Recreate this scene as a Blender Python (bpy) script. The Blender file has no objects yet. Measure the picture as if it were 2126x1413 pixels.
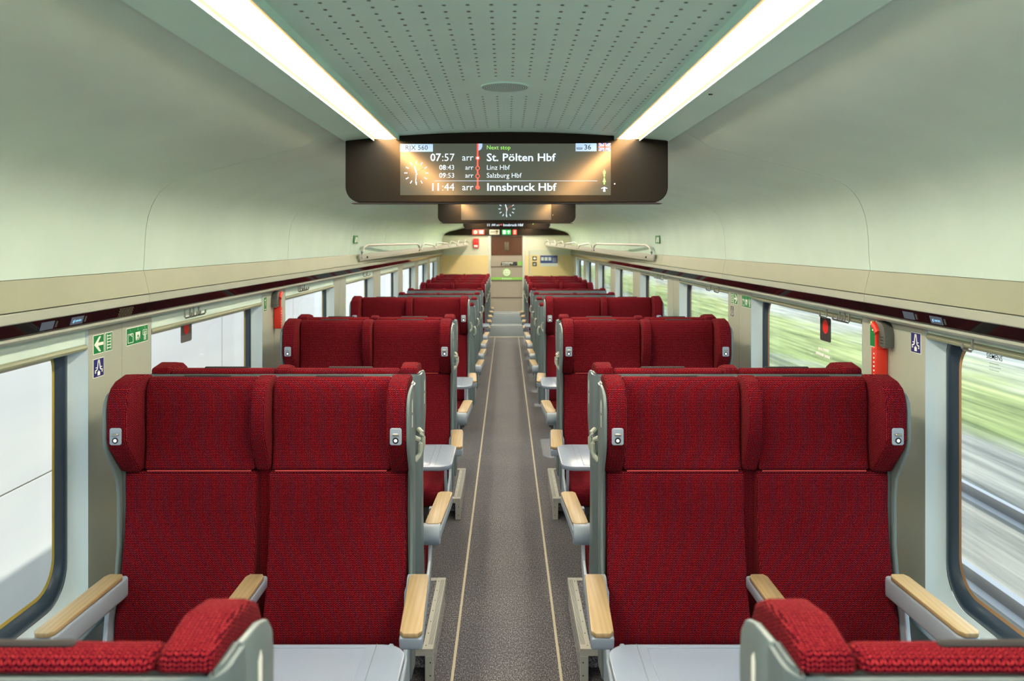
import bpy, bmesh, math, random
from mathutils import Vector, Matrix

random.seed(7)
S = bpy.context.scene
COL = S.collection

# ------------------------------------------------------------------ camera
F = 1730.0                     # focal length in pixels of the 2126 px wide frame
EYE = 1.85
cam_d = bpy.data.cameras.new('camera')
cam_d.sensor_width = 36.0
cam_d.lens = 36.0 * F / 2126.0
cam_d.shift_x = (1063 - 1052) / 2126.0
cam_d.shift_y = -(706.5 - 505) / 2126.0
cam_d.dof.use_dof = True
cam_d.dof.focus_distance = 3.3
cam_d.dof.aperture_fstop = 5.0
cam_d.clip_start = 0.05
cam_d.clip_end = 400
cam = bpy.data.objects.new('camera', cam_d)
COL.objects.link(cam)
cam.location = (0, 0, EYE)
cam.rotation_euler = (math.pi / 2, 0, 0)
S.camera = cam

# ------------------------------------------------------------------ world, sun, exposure
W = bpy.data.worlds.new('sky')
S.world = W
W.use_nodes = True
wb = W.node_tree.nodes['Background']
wb.inputs[0].default_value = (0.72, 0.86, 1.0, 1)
wb.inputs[1].default_value = 0.95
sun_d = bpy.data.lights.new('sun', 'SUN')
sun_d.energy = 2.0
sun_d.angle = math.radians(0.6)
sun_d.color = (1.0, 0.95, 0.86)
sun = bpy.data.objects.new('sun', sun_d)
COL.objects.link(sun)
sun.rotation_euler = Vector((0.80, 0.10, 1.06)).to_track_quat('Z', 'Y').to_euler()
S.view_settings.view_transform = 'Standard'
S.view_settings.look = 'None'
S.view_settings.exposure = 1.12
S.cycles.max_bounces = 10
S.cycles.diffuse_bounces = 7
S.cycles.transparent_max_bounces = 12
S.view_settings.gamma = 1.0
S.view_settings.use_curve_mapping = False
STRIP_POWER = 24.0

# ------------------------------------------------------------------ materials
MATS = {}


def mat(name, color, rough=0.5, spec=0.5, metal=0.0, emit=None, power=0.0, coat=0.0, sheen=0.0):
    m = bpy.data.materials.new(name)
    m.use_nodes = True
    b = m.node_tree.nodes['Principled BSDF']
    b.inputs['Base Color'].default_value = (*color, 1)
    b.inputs['Roughness'].default_value = rough
    b.inputs['Specular IOR Level'].default_value = spec
    b.inputs['Metallic'].default_value = metal
    b.inputs['Coat Weight'].default_value = coat
    b.inputs['Sheen Weight'].default_value = sheen
    if emit:
        b.inputs['Emission Color'].default_value = (*emit, 1)
        b.inputs['Emission Strength'].default_value = power
    MATS[name] = m
    return m


def N(m, kind, **kw):
    n = m.node_tree.nodes.new(kind)
    for k, v in kw.items():
        setattr(n, k, v)
    return n


def L(m, a, b):
    m.node_tree.links.new(a, b)


def math_node(m, op, a, b=None):
    n = N(m, 'ShaderNodeMath', operation=op)
    for i, v in enumerate((a, b)):
        if v is None:
            continue
        if isinstance(v, (int, float)):
            n.inputs[i].default_value = v
        else:
            L(m, v, n.inputs[i])
    return n.outputs[0]


def ramp(m, fac, stops):
    r = N(m, 'ShaderNodeValToRGB')
    e = r.color_ramp.elements
    while len(e) < len(stops):
        e.new(0.5)
    for i, (p, c) in enumerate(stops):
        e[i].position = p
        e[i].color = (*c, 1)
    L(m, fac, r.inputs[0])
    return r.outputs[0]


def noise(m, vec, scale, detail=2.0, rough=0.5):
    n = N(m, 'ShaderNodeTexNoise')
    n.inputs['Scale'].default_value = scale
    n.inputs['Detail'].default_value = detail
    n.inputs['Roughness'].default_value = rough
    L(m, vec, n.inputs['Vector'])
    return n.outputs['Fac']


def coords(m, which='Object', scale=(1, 1, 1)):
    t = N(m, 'ShaderNodeTexCoord')
    mp = N(m, 'ShaderNodeMapping')
    mp.inputs['Scale'].default_value = scale
    L(m, t.outputs[which], mp.inputs['Vector'])
    return mp.outputs[0]


def bsdf(m):
    return m.node_tree.nodes['Principled BSDF']


def bump(m, height, strength=0.3, dist=0.002):
    b = N(m, 'ShaderNodeBump')
    b.inputs['Strength'].default_value = strength
    b.inputs['Distance'].default_value = dist
    L(m, height, b.inputs['Height'])
    L(m, b.outputs[0], bsdf(m).inputs['Normal'])


def soft(name, color, rough, amount=0.04, scale=3.0, **kw):
    """plain paint or plastic with a faint cloudy variation of its own colour"""
    m = mat(name, color, rough, **kw)
    f = noise(m, coords(m), scale, 3.0)
    lo = tuple(c * (1 - amount) for c in color)
    hi = tuple(min(1, c * (1 + amount)) for c in color)
    L(m, ramp(m, f, [(0.3, lo), (0.7, hi)]), bsdf(m).inputs['Base Color'])
    return m


soft('vault', (0.62, 0.80, 0.72), 0.42)
soft('ceiling', (0.64, 0.93, 0.83), 0.5)
soft('fascia', (0.26, 0.295, 0.19), 0.4)
soft('pillar', (0.41, 0.455, 0.38), 0.35)
soft('reveal', (0.56, 0.70, 0.75), 0.4)
soft('shell', (0.125, 0.17, 0.18), 0.38)
soft('shell_light', (0.145, 0.195, 0.20), 0.35)
soft('table', (0.20, 0.255, 0.34), 0.3)
soft('arm_plastic', (0.30, 0.38, 0.46), 0.35)
mat('dark_gap', (0.012, 0.012, 0.012), 0.9)
mat('gasket', (0.028, 0.048, 0.070), 0.28, 0.6)
mat('pane_edge_yellow', (0.42, 0.33, 0.06), 0.5)
mat('pane_edge_brown', (0.36, 0.22, 0.10), 0.5)
mat('black_gloss', (0.008, 0.006, 0.007), 0.06, 0.35)
mat('case_black', (0.012, 0.012, 0.011), 0.16, 0.22)
mat('aluminium', (0.62, 0.63, 0.56), 0.38, 0.5, 0.35)
mat('steel', (0.34, 0.34, 0.30), 0.35, 0.5, 0.7)
mat('green_sign', (0.0, 0.22, 0.055), 0.4)
mat('blue_sign', (0.012, 0.022, 0.17), 0.4)
mat('navy_sign', (0.012, 0.018, 0.045), 0.4)
mat('sign_white', (0.86, 0.90, 0.82), 0.5)
mat('hammer_red', (0.72, 0.035, 0.015), 0.35)
mat('holder_grey', (0.09, 0.095, 0.085), 0.5)
mat('brass', (0.7, 0.55, 0.2), 0.3, 0.5, 0.6)
mat('stripe', (0.50, 0.46, 0.33), 0.6)
mat('slot_black', (0.02, 0.018, 0.018), 0.7)
mat('leg_dark', (0.05, 0.055, 0.06), 0.5)
mat('button_black', (0.01, 0.01, 0.01), 0.3)
mat('button_lit', (0.8, 0.8, 0.8), 0.4, emit=(1, 0.95, 0.9), power=1.2)
mat('panel_yellow', (0.74, 0.58, 0.28), 0.4)
mat('panel_white', (0.60, 0.62, 0.48), 0.4)
mat('alarm_red', (0.70, 0.02, 0.015), 0.35)
mat('poster_blue', (0.03, 0.05, 0.22), 0.5)
mat('poster_pale', (0.6, 0.68, 0.66), 0.5)
mat('step_grey', (0.30, 0.34, 0.36), 0.5)
mat('door_leaf', (0.36, 0.32, 0.26), 0.3, 0.4)
mat('door_glass_dark', (0.10, 0.040, 0.018), 0.35, 0.3)
mat('door_frame', (0.52, 0.55, 0.48), 0.35)
mat('door_line', (0.12, 0.09, 0.05), 0.5)
mat('smile_green', (0.24, 0.55, 0.10), 0.5)
mat('smile_white', (0.72, 0.80, 0.66), 0.5)
mat('sign_black', (0.02, 0.025, 0.02), 0.4)
mat('rack', (0.46, 0.47, 0.42), 0.35)
mat('rack_shelf', (0.60, 0.60, 0.48), 0.4)
mat('lamp_tile_red', (0.5, 0.02, 0.01), 0.4, emit=(1.0, 0.10, 0.05), power=0.465)
mat('lamp_tile_green', (0.02, 0.3, 0.08), 0.4, emit=(0.04, 0.55, 0.16), power=0.372)
mat('lamp_tile_beige', (0.4, 0.36, 0.25), 0.4, emit=(0.5, 0.46, 0.30), power=0.372)
mat('lamp_print', (0.8, 0.85, 0.7), 0.5, emit=(0.8, 0.9, 0.7), power=0.372)
# the display's own light
mat('screen', (0.012, 0.013, 0.011), 0.13, 0.75, emit=(0.040, 0.050, 0.040), power=0.9)
for k_ in ('screen', 'case_black'):       # orange of the light strips' reflections put into the specular tint
    bsdf_ = MATS[k_].node_tree.nodes['Principled BSDF']
    bsdf_.inputs['Specular Tint'].default_value = (1.0, 0.58, 0.24, 1)
mat('screen_white', (0.2, 0.2, 0.2), 0.3, emit=(0.62, 0.76, 0.86), power=0.620)
mat('screen_box', (0.2, 0.25, 0.3), 0.3, emit=(0.36, 0.52, 0.76), power=0.558)
mat('screen_ink', (0.01, 0.02, 0.04), 0.3)
mat('screen_green', (0.1, 0.3, 0.05), 0.3, emit=(0.34, 0.86, 0.14), power=0.558)
mat('screen_red', (0.3, 0.05, 0.03), 0.3, emit=(0.92, 0.10, 0.06), power=0.558)
mat('screen_blue', (0.02, 0.02, 0.15), 0.3, emit=(0.06, 0.07, 0.36), power=0.558)
mat('screen_dim', (0.05, 0.06, 0.08), 0.2, emit=(0.04, 0.055, 0.07), power=0.496)
mat('screen_cyan', (0.1, 0.2, 0.3), 0.3, emit=(0.25, 0.62, 0.92), power=0.620)
mat('lamp_core', (0.9, 0.9, 0.9), 0.5, emit=(1.0, 0.87, 0.70), power=STRIP_POWER)
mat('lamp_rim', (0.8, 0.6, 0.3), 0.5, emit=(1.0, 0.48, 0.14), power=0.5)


def make_fabric():
    m = mat('fabric', (0.3, 0.02, 0.025), 0.95, 0.05, sheen=0.05)
    bsdf(m).inputs['Sheen Roughness'].default_value = 0.4
    bsdf(m).inputs['Sheen Tint'].default_value = (1.0, 0.25, 0.2, 1)
    uv = N(m, 'ShaderNodeTexCoord').outputs['UV']
    sep = N(m, 'ShaderNodeSeparateXYZ')
    L(m, uv, sep.inputs[0])
    u = math_node(m, 'MULTIPLY', sep.outputs[0], 1 / 0.0095)
    v = math_node(m, 'MULTIPLY', sep.outputs[1], 1 / 0.0052)
    fu = math_node(m, 'FRACT', u)
    zig = math_node(m, 'ABSOLUTE', math_node(m, 'SUBTRACT', fu, 0.5))
    fv = math_node(m, 'FRACT', math_node(m, 'ADD', v, math_node(m, 'MULTIPLY', zig, 1.3)))
    # a V-stitch: bright yarn, dark at the stitch's edges and between the columns
    a = math_node(m, 'ABSOLUTE', math_node(m, 'SUBTRACT', fv, 0.5))
    col = math_node(m, 'MULTIPLY', math_node(m, 'ABSOLUTE', math_node(m, 'SUBTRACT', zig, 0.25)), 1.1)
    h = math_node(m, 'ADD', a, col)
    big = noise(m, uv, 3.0, 3.0)
    fine = noise(m, uv, 420.0, 1.0)
    h2 = math_node(m, 'ADD', h, math_node(m, 'MULTIPLY', math_node(m, 'SUBTRACT', fine, 0.5), 0.5))
    c = ramp(m, h2, [(0.05, (0.60, 0.070, 0.062)), (0.20, (0.21, 0.007, 0.014)), (0.46, (0.018, 0.001, 0.006))])
    mix = N(m, 'ShaderNodeMixRGB', blend_type='MULTIPLY')
    mix.inputs[0].default_value = 1.0
    L(m, c, mix.inputs[1])
    L(m, ramp(m, big, [(0.3, (0.86, 0.86, 0.90)), (0.7, (1.06, 1.0, 1.0))]), mix.inputs[2])
    L(m, mix.outputs[0], bsdf(m).inputs['Base Color'])
    bump(m, math_node(m, 'SUBTRACT', 1.0, h), 0.5, 0.0016)


make_fabric()
mat('piping', (0.36, 0.045, 0.05), 0.8, 0.1)


def make_carpet():
    m = mat('carpet', (0.1, 0.1, 0.1), 0.95, 0.15, sheen=0.2)
    v = coords(m, 'Object', (1, 0.45, 1))
    f = noise(m, v, 190.0, 3.0, 0.75)
    g = noise(m, coords(m, 'Object', (1, 1, 1)), 2.2, 3.0)
    c = ramp(m, f, [(0.30, (0.015, 0.015, 0.018)), (0.50, (0.080, 0.081, 0.090)), (0.68, (0.42, 0.42, 0.45))])
    mix = N(m, 'ShaderNodeMixRGB', blend_type='MULTIPLY')
    mix.inputs[0].default_value = 1.0
    L(m, c, mix.inputs[1])
    L(m, ramp(m, g, [(0.3, (0.85, 0.85, 0.88)), (0.7, (1.05, 1.03, 1.0))]), mix.inputs[2])
    L(m, mix.outputs[0], bsdf(m).inputs['Base Color'])
    w = N(m, 'ShaderNodeTexWave', wave_type='BANDS', bands_direction='X')
    w.inputs['Scale'].default_value = 60.0
    L(m, coords(m), w.inputs['Vector'])
    bump(m, math_node(m, 'ADD', f, w.outputs['Fac']), 0.4, 0.002)


make_carpet()


def make_wood():
    m = mat('wood', (0.66, 0.45, 0.22), 0.42, 0.4)
    v = coords(m, 'Object', (9, 0.7, 9))
    f = noise(m, v, 7.0, 5.0, 0.6)
    d = N(m, 'ShaderNodeTexWave', wave_type='BANDS', bands_direction='X')
    d.inputs['Scale'].default_value = 2.2
    d.inputs['Distortion'].default_value = 6.0
    d.inputs['Detail'].default_value = 2.0
    L(m, v, d.inputs['Vector'])
    k = math_node(m, 'ADD', math_node(m, 'MULTIPLY', f, 0.6), math_node(m, 'MULTIPLY', d.outputs['Fac'], 0.4))
    L(m, ramp(m, k, [(0.25, (0.32, 0.235, 0.118)), (0.5, (0.35, 0.265, 0.14)), (0.8, (0.375, 0.29, 0.165))]), bsdf(m).inputs['Base Color'])


make_wood()


def make_glass():
    m = bpy.data.materials.new('pane_glass')
    m.use_nodes = True
    nt = m.node_tree
    nt.nodes.clear()
    o = nt.nodes.new('ShaderNodeOutputMaterial')
    t = nt.nodes.new('ShaderNodeBsdfTransparent')
    t.inputs[0].default_value = (0.95, 0.98, 0.97, 1)
    g = nt.nodes.new('ShaderNodeBsdfGlossy')
    g.inputs['Roughness'].default_value = 0.02
    x = nt.nodes.new('ShaderNodeMixShader')
    lw = nt.nodes.new('ShaderNodeLayerWeight')
    lw.inputs[0].default_value = 0.5
    pw = nt.nodes.new('ShaderNodeMath')
    pw.operation = 'POWER'
    pw.inputs[1].default_value = 5.0
    nt.links.new(lw.outputs['Facing'], pw.inputs[0])
    ml = nt.nodes.new('ShaderNodeMath')
    ml.operation = 'MULTIPLY_ADD'
    ml.inputs[1].default_value = 0.30
    ml.inputs[2].default_value = 0.02
    nt.links.new(pw.outputs[0], ml.inputs[0])
    nt.links.new(ml.outputs[0], x.inputs[0])
    nt.links.new(t.outputs[0], x.inputs[1])
    nt.links.new(g.outputs[0], x.inputs[2])
    nt.links.new(x.outputs[0], o.inputs[0])
    MATS['pane_glass'] = m


make_glass()


def make_outside():
    m = mat('trackside', (0.4, 0.5, 0.3), 1.0, 0.0)
    t = N(m, 'ShaderNodeTexCoord').outputs['Object']
    sep = N(m, 'ShaderNodeSeparateXYZ')
    L(m, t, sep.inputs[0])
    streak = noise(m, coords(m, 'Object', (2.2, 0.10, 1)), 1.6, 5.0, 0.65)
    clump = noise(m, coords(m, 'Object', (0.5, 0.22, 1)), 1.0, 3.0, 0.6)
    x = math_node(m, 'ADD', sep.outputs[0], math_node(m, 'MULTIPLY', math_node(m, 'SUBTRACT', clump, 0.5), 5.0))
    k = math_node(m, 'DIVIDE', x, 40.0)
    band = ramp(m, k, [(0.0, (0.26, 0.25, 0.22)), (0.13, (0.29, 0.28, 0.25)), (0.17, (0.25, 0.25, 0.23)), (0.20, (0.23, 0.27, 0.12)),
                       (0.27, (0.32, 0.35, 0.17)), (0.33, (0.37, 0.37, 0.33)), (0.40, (0.16, 0.195, 0.22)), (0.50, (0.17, 0.21, 0.25)), (0.62, (0.37, 0.41, 0.44)), (0.9, (0.32, 0.36, 0.38))])
    mix = N(m, 'ShaderNodeMixRGB', blend_type='MULTIPLY')
    mix.inputs[0].default_value = 1.0
    L(m, band, mix.inputs[1])
    L(m, ramp(m, streak, [(0.3, (0.45, 0.48, 0.5)), (0.5, (1, 1, 1)), (0.7, (1.5, 1.5, 1.45))]), mix.inputs[2])
    L(m, mix.outputs[0], bsdf(m).inputs['Base Color'])
    m = mat('barrier', (0.72, 0.72, 0.72), 0.9, 0.1)
    f = noise(m, coords(m, 'Object', (1, 0.15, 1.5)), 1.4, 3.0)
    L(m, ramp(m, f, [(0.3, (0.66, 0.66, 0.68)), (0.7, (0.74, 0.74, 0.74))]), bsdf(m).inputs['Base Color'])
    mat('barrier_joint', (0.45, 0.40, 0.30), 0.9)
    mat('rail_steel', (0.35, 0.35, 0.37), 0.35, 0.5, 0.6)


make_outside()

# ------------------------------------------------------------------ mesh helpers


def finish(name, bm, smooth=True, angle=35):
    bmesh.ops.recalc_face_normals(bm, faces=bm.faces)
    uvl = bm.loops.layers.uv.new('UVMap')
    for f in bm.faces:
        n = f.normal
        ax = max(range(3), key=lambda i: abs(n[i]))
        for lp in f.loops:
            c = lp.vert.co
            lp[uvl].uv = (c.y, c.z) if ax == 0 else ((c.x, c.z) if ax == 1 else (c.x, c.y))
    me = bpy.data.meshes.new(name)
    bm.to_mesh(me)
    bm.free()
    if smooth:
        for p in me.polygons:
            p.use_smooth = True
        me.set_sharp_from_angle(angle=math.radians(angle))
    return me


def obj(name, me, material=None, parent=None, loc=None, rot=None):
    if material and not me.materials:
        me.materials.append(MATS[material])
    o = bpy.data.objects.new(name, me)
    COL.objects.link(o)
    if parent:
        o.parent = parent
    if loc:
        o.location = loc
    if rot:
        o.rotation_euler = rot
    return o


def tag(o, label, cat, group=None):
    o['label'] = label
    o['category'] = cat
    if group:
        o['group'] = group
    return o


def thing(name, label, cat, loc=(0, 0, 0), rotz=0, group=None):
    o = bpy.data.objects.new(name, None)
    COL.objects.link(o)
    o.empty_display_size = 0.1
    o.location = loc
    o.rotation_euler = (0, 0, rotz)
    return tag(o, label, cat, group)


def struct(name, me, material):
    o = obj(name, me, material)
    o['kind'] = 'structure'
    return o


def bevel_bm(bm, w, seg=2, min_angle=25):
    if w <= 0:
        return
    bmesh.ops.recalc_face_normals(bm, faces=bm.faces)
    es = [e for e in bm.edges if len(e.link_faces) == 2 and e.calc_face_angle(0) > math.radians(min_angle)]
    if es:
        bmesh.ops.bevel(bm, geom=es, offset=w, segments=seg, profile=0.5, affect='EDGES', clamp_overlap=True)


def add_box(bm, x0, x1, y0, y1, z0, z1):
    vs = [bm.verts.new(p) for p in ((x0, y0, z0), (x1, y0, z0), (x1, y1, z0), (x0, y1, z0), (x0, y0, z1), (x1, y0, z1), (x1, y1, z1), (x0, y1, z1))]
    for f in ((0, 3, 2, 1), (4, 5, 6, 7), (0, 1, 5, 4), (1, 2, 6, 5), (2, 3, 7, 6), (3, 0, 4, 7)):
        bm.faces.new([vs[i] for i in f])
    return vs


def box(x0, x1, y0, y1, z0, z1, bev=0.0, seg=2):
    bm = bmesh.new()
    add_box(bm, min(x0, x1), max(x0, x1), min(y0, y1), max(y0, y1), min(z0, z1), max(z0, z1))
    bevel_bm(bm, bev, seg)
    return finish('box', bm)


def boxes(lst, bev=0.0, seg=2):
    bm = bmesh.new()
    for b in lst:
        add_box(bm, min(b[0], b[1]), max(b[0], b[1]), min(b[2], b[3]), max(b[2], b[3]), min(b[4], b[5]), max(b[4], b[5]))
    bevel_bm(bm, bev, seg)
    return finish('boxes', bm)


def add_prism(bm, prof, a0, a1, axis='x'):
    """extrude a closed 2-D outline from a0 to a1. axis x: outline is (y,z); y: (x,z); z: (x,y)"""
    def P(p, a):
        return {'x': (a, p[0], p[1]), 'y': (p[0], a, p[1]), 'z': (p[0], p[1], a)}[axis]
    A = [bm.verts.new(P(p, a0)) for p in prof]
    B = [bm.verts.new(P(p, a1)) for p in prof]
    n = len(prof)
    bm.faces.new(A)
    bm.faces.new(B[::-1])
    for i in range(n):
        bm.faces.new((A[i], B[i], B[(i + 1) % n], A[(i + 1) % n]))


def prism(prof, a0, a1, axis='x', bev=0.0, seg=2, min_angle=25):
    bm = bmesh.new()
    add_prism(bm, prof, a0, a1, axis)
    bevel_bm(bm, bev, seg, min_angle)
    return finish('prism', bm)


def add_tube(bm, pts, r, n=8, cap=True):
    pts = [Vector(p) for p in pts]
    rings = []
    for i, p in enumerate(pts):
        t = (pts[min(i + 1, len(pts) - 1)] - pts[max(i - 1, 0)]).normalized()
        ref = Vector((0, 0, 1)) if abs(t.z) < 0.9 else Vector((0, 1, 0))
        u = t.cross(ref).normalized()
        w = u.cross(t).normalized()
        rings.append([bm.verts.new(p + (u * math.cos(2 * math.pi * k / n) + w * math.sin(2 * math.pi * k / n)) * r) for k in range(n)])
    for a, b in zip(rings, rings[1:]):
        for k in range(n):
            bm.faces.new((a[k], a[(k + 1) % n], b[(k + 1) % n], b[k]))
    if cap:
        bm.faces.new(rings[0][::-1])
        bm.faces.new(rings[-1])


def tube(pts, r, n=8):
    bm = bmesh.new()
    add_tube(bm, pts, r, n)
    return finish('tube', bm)


def rrect(x0, x1, z0, z1, r, n=6):
    """rounded rectangle outline, counter-clockwise; r: one radius or four (bl, br, tr, tl)"""
    rs = (r,) * 4 if isinstance(r, (int, float)) else r
    out = []
    for (cx, cz, a0), q in zip(((x0, z0, 180), (x1, z0, 270), (x1, z1, 0), (x0, z1, 90)), rs):
        sx = 1 if cx == x0 else -1
        sz = 1 if cz == z0 else -1
        for k in range(n + 1):
            a = math.radians(a0 + 90 * k / n)
            out.append((cx + sx * q + q * math.cos(a), cz + sz * q + q * math.sin(a)))
    return out


def circle(cx, cy, r, n=20):
    return [(cx + r * math.cos(2 * math.pi * k / n), cy + r * math.sin(2 * math.pi * k / n)) for k in range(n)]


def stroke(p, q, w):
    p, q = Vector(p), Vector(q)
    d = (q - p).normalized()
    n = Vector((-d.y, d.x)) * w / 2
    return [tuple(p + n), tuple(p - n), tuple(q - n), tuple(q + n)]


def clip(poly, x0, x1, z0, z1):
    for ax, lim, s in ((0, x0, 1), (0, x1, -1), (1, z0, 1), (1, z1, -1)):
        out = []
        for i in range(len(poly)):
            a, b = poly[i], poly[(i + 1) % len(poly)]
            ia, ib = s * (a[ax] - lim) >= 0, s * (b[ax] - lim) >= 0
            if ia:
                out.append(a)
            if ia != ib:
                t = (lim - a[ax]) / (b[ax] - a[ax])
                out.append((a[0] + t * (b[0] - a[0]), a[1] + t * (b[1] - a[1])))
        poly = out
        if not poly:
            return poly
    return poly


def flat(polys, frame, thick=0.0006, lift=0.0):
    """thin raised print: 2-D outlines on a plane. frame = (origin, right, up)"""
    o, r, u = (Vector(v) for v in frame)
    n = r.cross(u).normalized()
    bm = bmesh.new()
    for poly in polys:
        if len(poly) < 3:
            continue
        A = [bm.verts.new(o + r * p[0] + u * p[1] + n * lift) for p in poly]
        B = [bm.verts.new(o + r * p[0] + u * p[1] + n * (lift + thick)) for p in poly]
        k = len(poly)
        bm.faces.new(A[::-1])
        bm.faces.new(B)
        for i in range(k):
            bm.faces.new((A[i], A[(i + 1) % k], B[(i + 1) % k], B[i]))
    return finish('print', bm, smooth=False)


def ring_polys(cx, cy, ro, ri, n=20):
    a, b = circle(cx, cy, ro, n), circle(cx, cy, ri, n)
    return [[a[i], a[(i + 1) % n], b[(i + 1) % n], b[i]] for i in range(n)]


def text_mesh(s, size, frame, bold=0.0, align='LEFT', lift=0.0, sx=1.0):
    c = bpy.data.curves.new('t', 'FONT')
    c.body = s
    c.size = size
    c.offset = bold * size
    c.resolution_u = 2
    c.align_x = align
    c.align_y = 'CENTER'
    ob = bpy.data.objects.new('t', c)
    COL.objects.link(ob)
    bpy.context.view_layer.update()
    me = bpy.data.meshes.new_from_object(ob.evaluated_get(bpy.context.evaluated_depsgraph_get()))
    bpy.data.objects.remove(ob)
    bpy.data.curves.remove(c)
    o, r, u = (Vector(v) for v in frame)
    n = r.cross(u).normalized()
    for v in me.vertices:
        v.co = o + r * (v.co.x * sx) + u * v.co.y + n * lift
    me.name = 'lettering'
    return me


def loft(rings, closed=True):
    bm = bmesh.new()
    R = [[bm.verts.new(p) for p in r] for r in rings]
    n = len(R[0])
    for a, b in zip(R, R[1:]):
        for k in range(n if closed else n - 1):
            bm.faces.new((a[k], a[(k + 1) % n], b[(k + 1) % n], b[k]))
    return finish('loft', bm, angle=50)


# ------------------------------------------------------------------ the place: measures
END = 17.5                      # end wall
LAT = 1.40                      # pillar plane
Y0 = -1.2                       # behind the camera
WIN_STEP = 1.985
WINS = [(3.28 + WIN_STEP * (k - 1), 4.77 + WIN_STEP * (k - 1)) for k in range(-1, 8)]
WINS = [w for w in WINS if w[0] > Y0 - 0.2 and w[1] < END + 0.2]
Z_SILL, Z_HEAD = 0.64, 1.573
SEAMS = [3.13 + 2.06 * k for k in range(-2, 7)]
EDGES = [Y0] + SEAMS + [END]

# ------------------------------------------------------------------ floor
floor = struct('floor', box(-1.5, 1.5, Y0, 16.42, -0.06, 0.0), 'carpet')
for s in (-1, 1):
    obj('aisle_stripe', box(s * 0.232 - 0.006, s * 0.232 + 0.006, Y0, 16.40, 0.0, 0.0015), 'stripe', floor)
obj('threshold_strip', box(-1.4, 1.4, 16.40, 16.48, -0.06, 0.006), 'stripe', floor)
obj('step', box(-1.4, 1.4, 16.60, END, 0.0, 0.215, 0.006), 'step_grey', floor)
obj('step', box(-1.4, 1.4, 16.95, END, 0.215, 0.43, 0.006), 'step_grey', floor)
obj('landing_floor', box(-1.4, 1.4, 16.48, END, -0.06, 0.0), 'step_grey', floor)

# ------------------------------------------------------------------ ceiling


def ceil_z(x):
    return EYE + 0.412 + 0.036 * max(0.0, 1 - (x / 0.66) ** 2)


prof = []
xs = [-0.432 + 0.864 * k / 16 for k in range(17)]
ceiling = struct('ceiling', prism([(x, ceil_z(x)) for x in xs] + [(0.44, 2.42), (-0.44, 2.42)], Y0, END, 'y'), 'ceiling')
for s in (-1, 1):
    pr = [(s * x, ceil_z(x)) for x in (0.536, 0.60, 0.655)] + [(s * 0.662, ceil_z(0.66) + 0.006), (s * 0.662, ceil_z(0.66) + 0.02), (s * 0.536, ceil_z(0.5) + 0.03)]
    obj('soffit_panel', prism(pr, Y0, END, 'y'), 'ceiling', ceiling)
obj('roof_skin', box(-1.55, 1.55, Y0, END + 0.3, 2.44, 2.50), 'dark_gap', ceiling)

# perforation: many small holes, each a flat disc coloured dark for the shade inside
bm = bmesh.new()
for i in range(-10, 10):
    x = 0.0155 + 0.0445 * i
    if abs(x) > 0.425:
        continue
    y = 1.03
    while y < 7.6:
        if not (((x + 0.005) / 0.145) ** 2 + ((y - 2.378) / 0.145) ** 2 < 1) and abs(y - 3.36) > 0.12:
            z = ceil_z(x) - 0.0004
            vs = [bm.verts.new((x + 0.0042 * math.cos(a * math.pi / 4), y + 0.0042 * math.sin(a * math.pi / 4), z)) for a in range(8)]
            bm.faces.new(vs)
        y += 0.0445
holes = obj('ceiling_perforation', finish('holes', bm, False), 'dark_gap', ceiling)
holes['kind'] = 'stuff'

# loudspeaker grille in the ceiling: disc with rings of holes
g = thing('loudspeaker_grille', 'round perforated loudspeaker grille set into the pale green ceiling panel', 'loudspeaker', (-0.005, 2.378, ceil_z(0) - 0.004))
bm = bmesh.new()
add_prism(bm, circle(0, 0, 0.070, 40), 0.0, 0.004, 'z')
obj('grille_plate', finish('disc', bm), 'ceiling', g)
bm = bmesh.new()
for k in range(1, 11):
    rr = 0.0063 * k
    m_ = int(6.2 * k)
    for q in range(m_):
        a = 2 * math.pi * q / m_
        cx, cy = rr * math.cos(a), rr * math.sin(a)
        bm.faces.new([bm.verts.new((cx + 0.0019 * math.cos(b * math.pi / 3), cy + 0.0019 * math.sin(b * math.pi / 3), -0.0004)) for b in range(6)])
h = obj('grille_holes', finish('holes', bm, False), 'dark_gap', g)
h['kind'] = 'stuff'

# ceiling light strips: recessed diffuser between warm rims
for s, side in ((-1, 'left'), (1, 'right')):
    t = thing('ceiling_light', f'long warm white light strip in the ceiling above the {side} seats', 'ceiling light', (0, 0, 0), 0, 'two ceiling light strips')
    dome = [(s * (0.485 + 0.037 * math.cos(math.radians(a))), EYE + 0.424 - 0.005 * math.sin(math.radians(a))) for a in range(0, 181, 15)]
    obj('diffuser', prism(dome + [(s * 0.448, EYE + 0.430), (s * 0.522, EYE + 0.430)], Y0, END, 'y'), 'lamp_core', t)
    obj('rim', box(s * 0.437, s * 0.4475, Y0, END, EYE + 0.4190, EYE + 0.434), 'lamp_rim', t)
    obj('rim', box(s * 0.5225, s * 0.533, Y0, END, EYE + 0.4190, EYE + 0.434), 'lamp_rim', t)
    obj('trim_rail', box(s * 0.432, s * 0.4368, Y0, END, EYE + 0.415, EYE + 0.44), 'ceiling', t)
    obj('trim_rail', box(s * 0.5332, s * 0.537, Y0, END, EYE + 0.412, EYE + 0.44), 'ceiling', t)

sd = thing('smoke_sensor', 'tiny dark sensor dot in the ceiling edge beside the right light strip', 'sensor', (0.575, 2.35, ceil_z(0.575)))
bm = bmesh.new()
add_prism(bm, circle(0, 0, 0.006, 12), -0.002, 0.001, 'z')
obj('sensor_lens', finish('dot', bm), 'slot_black', sd)

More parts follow.
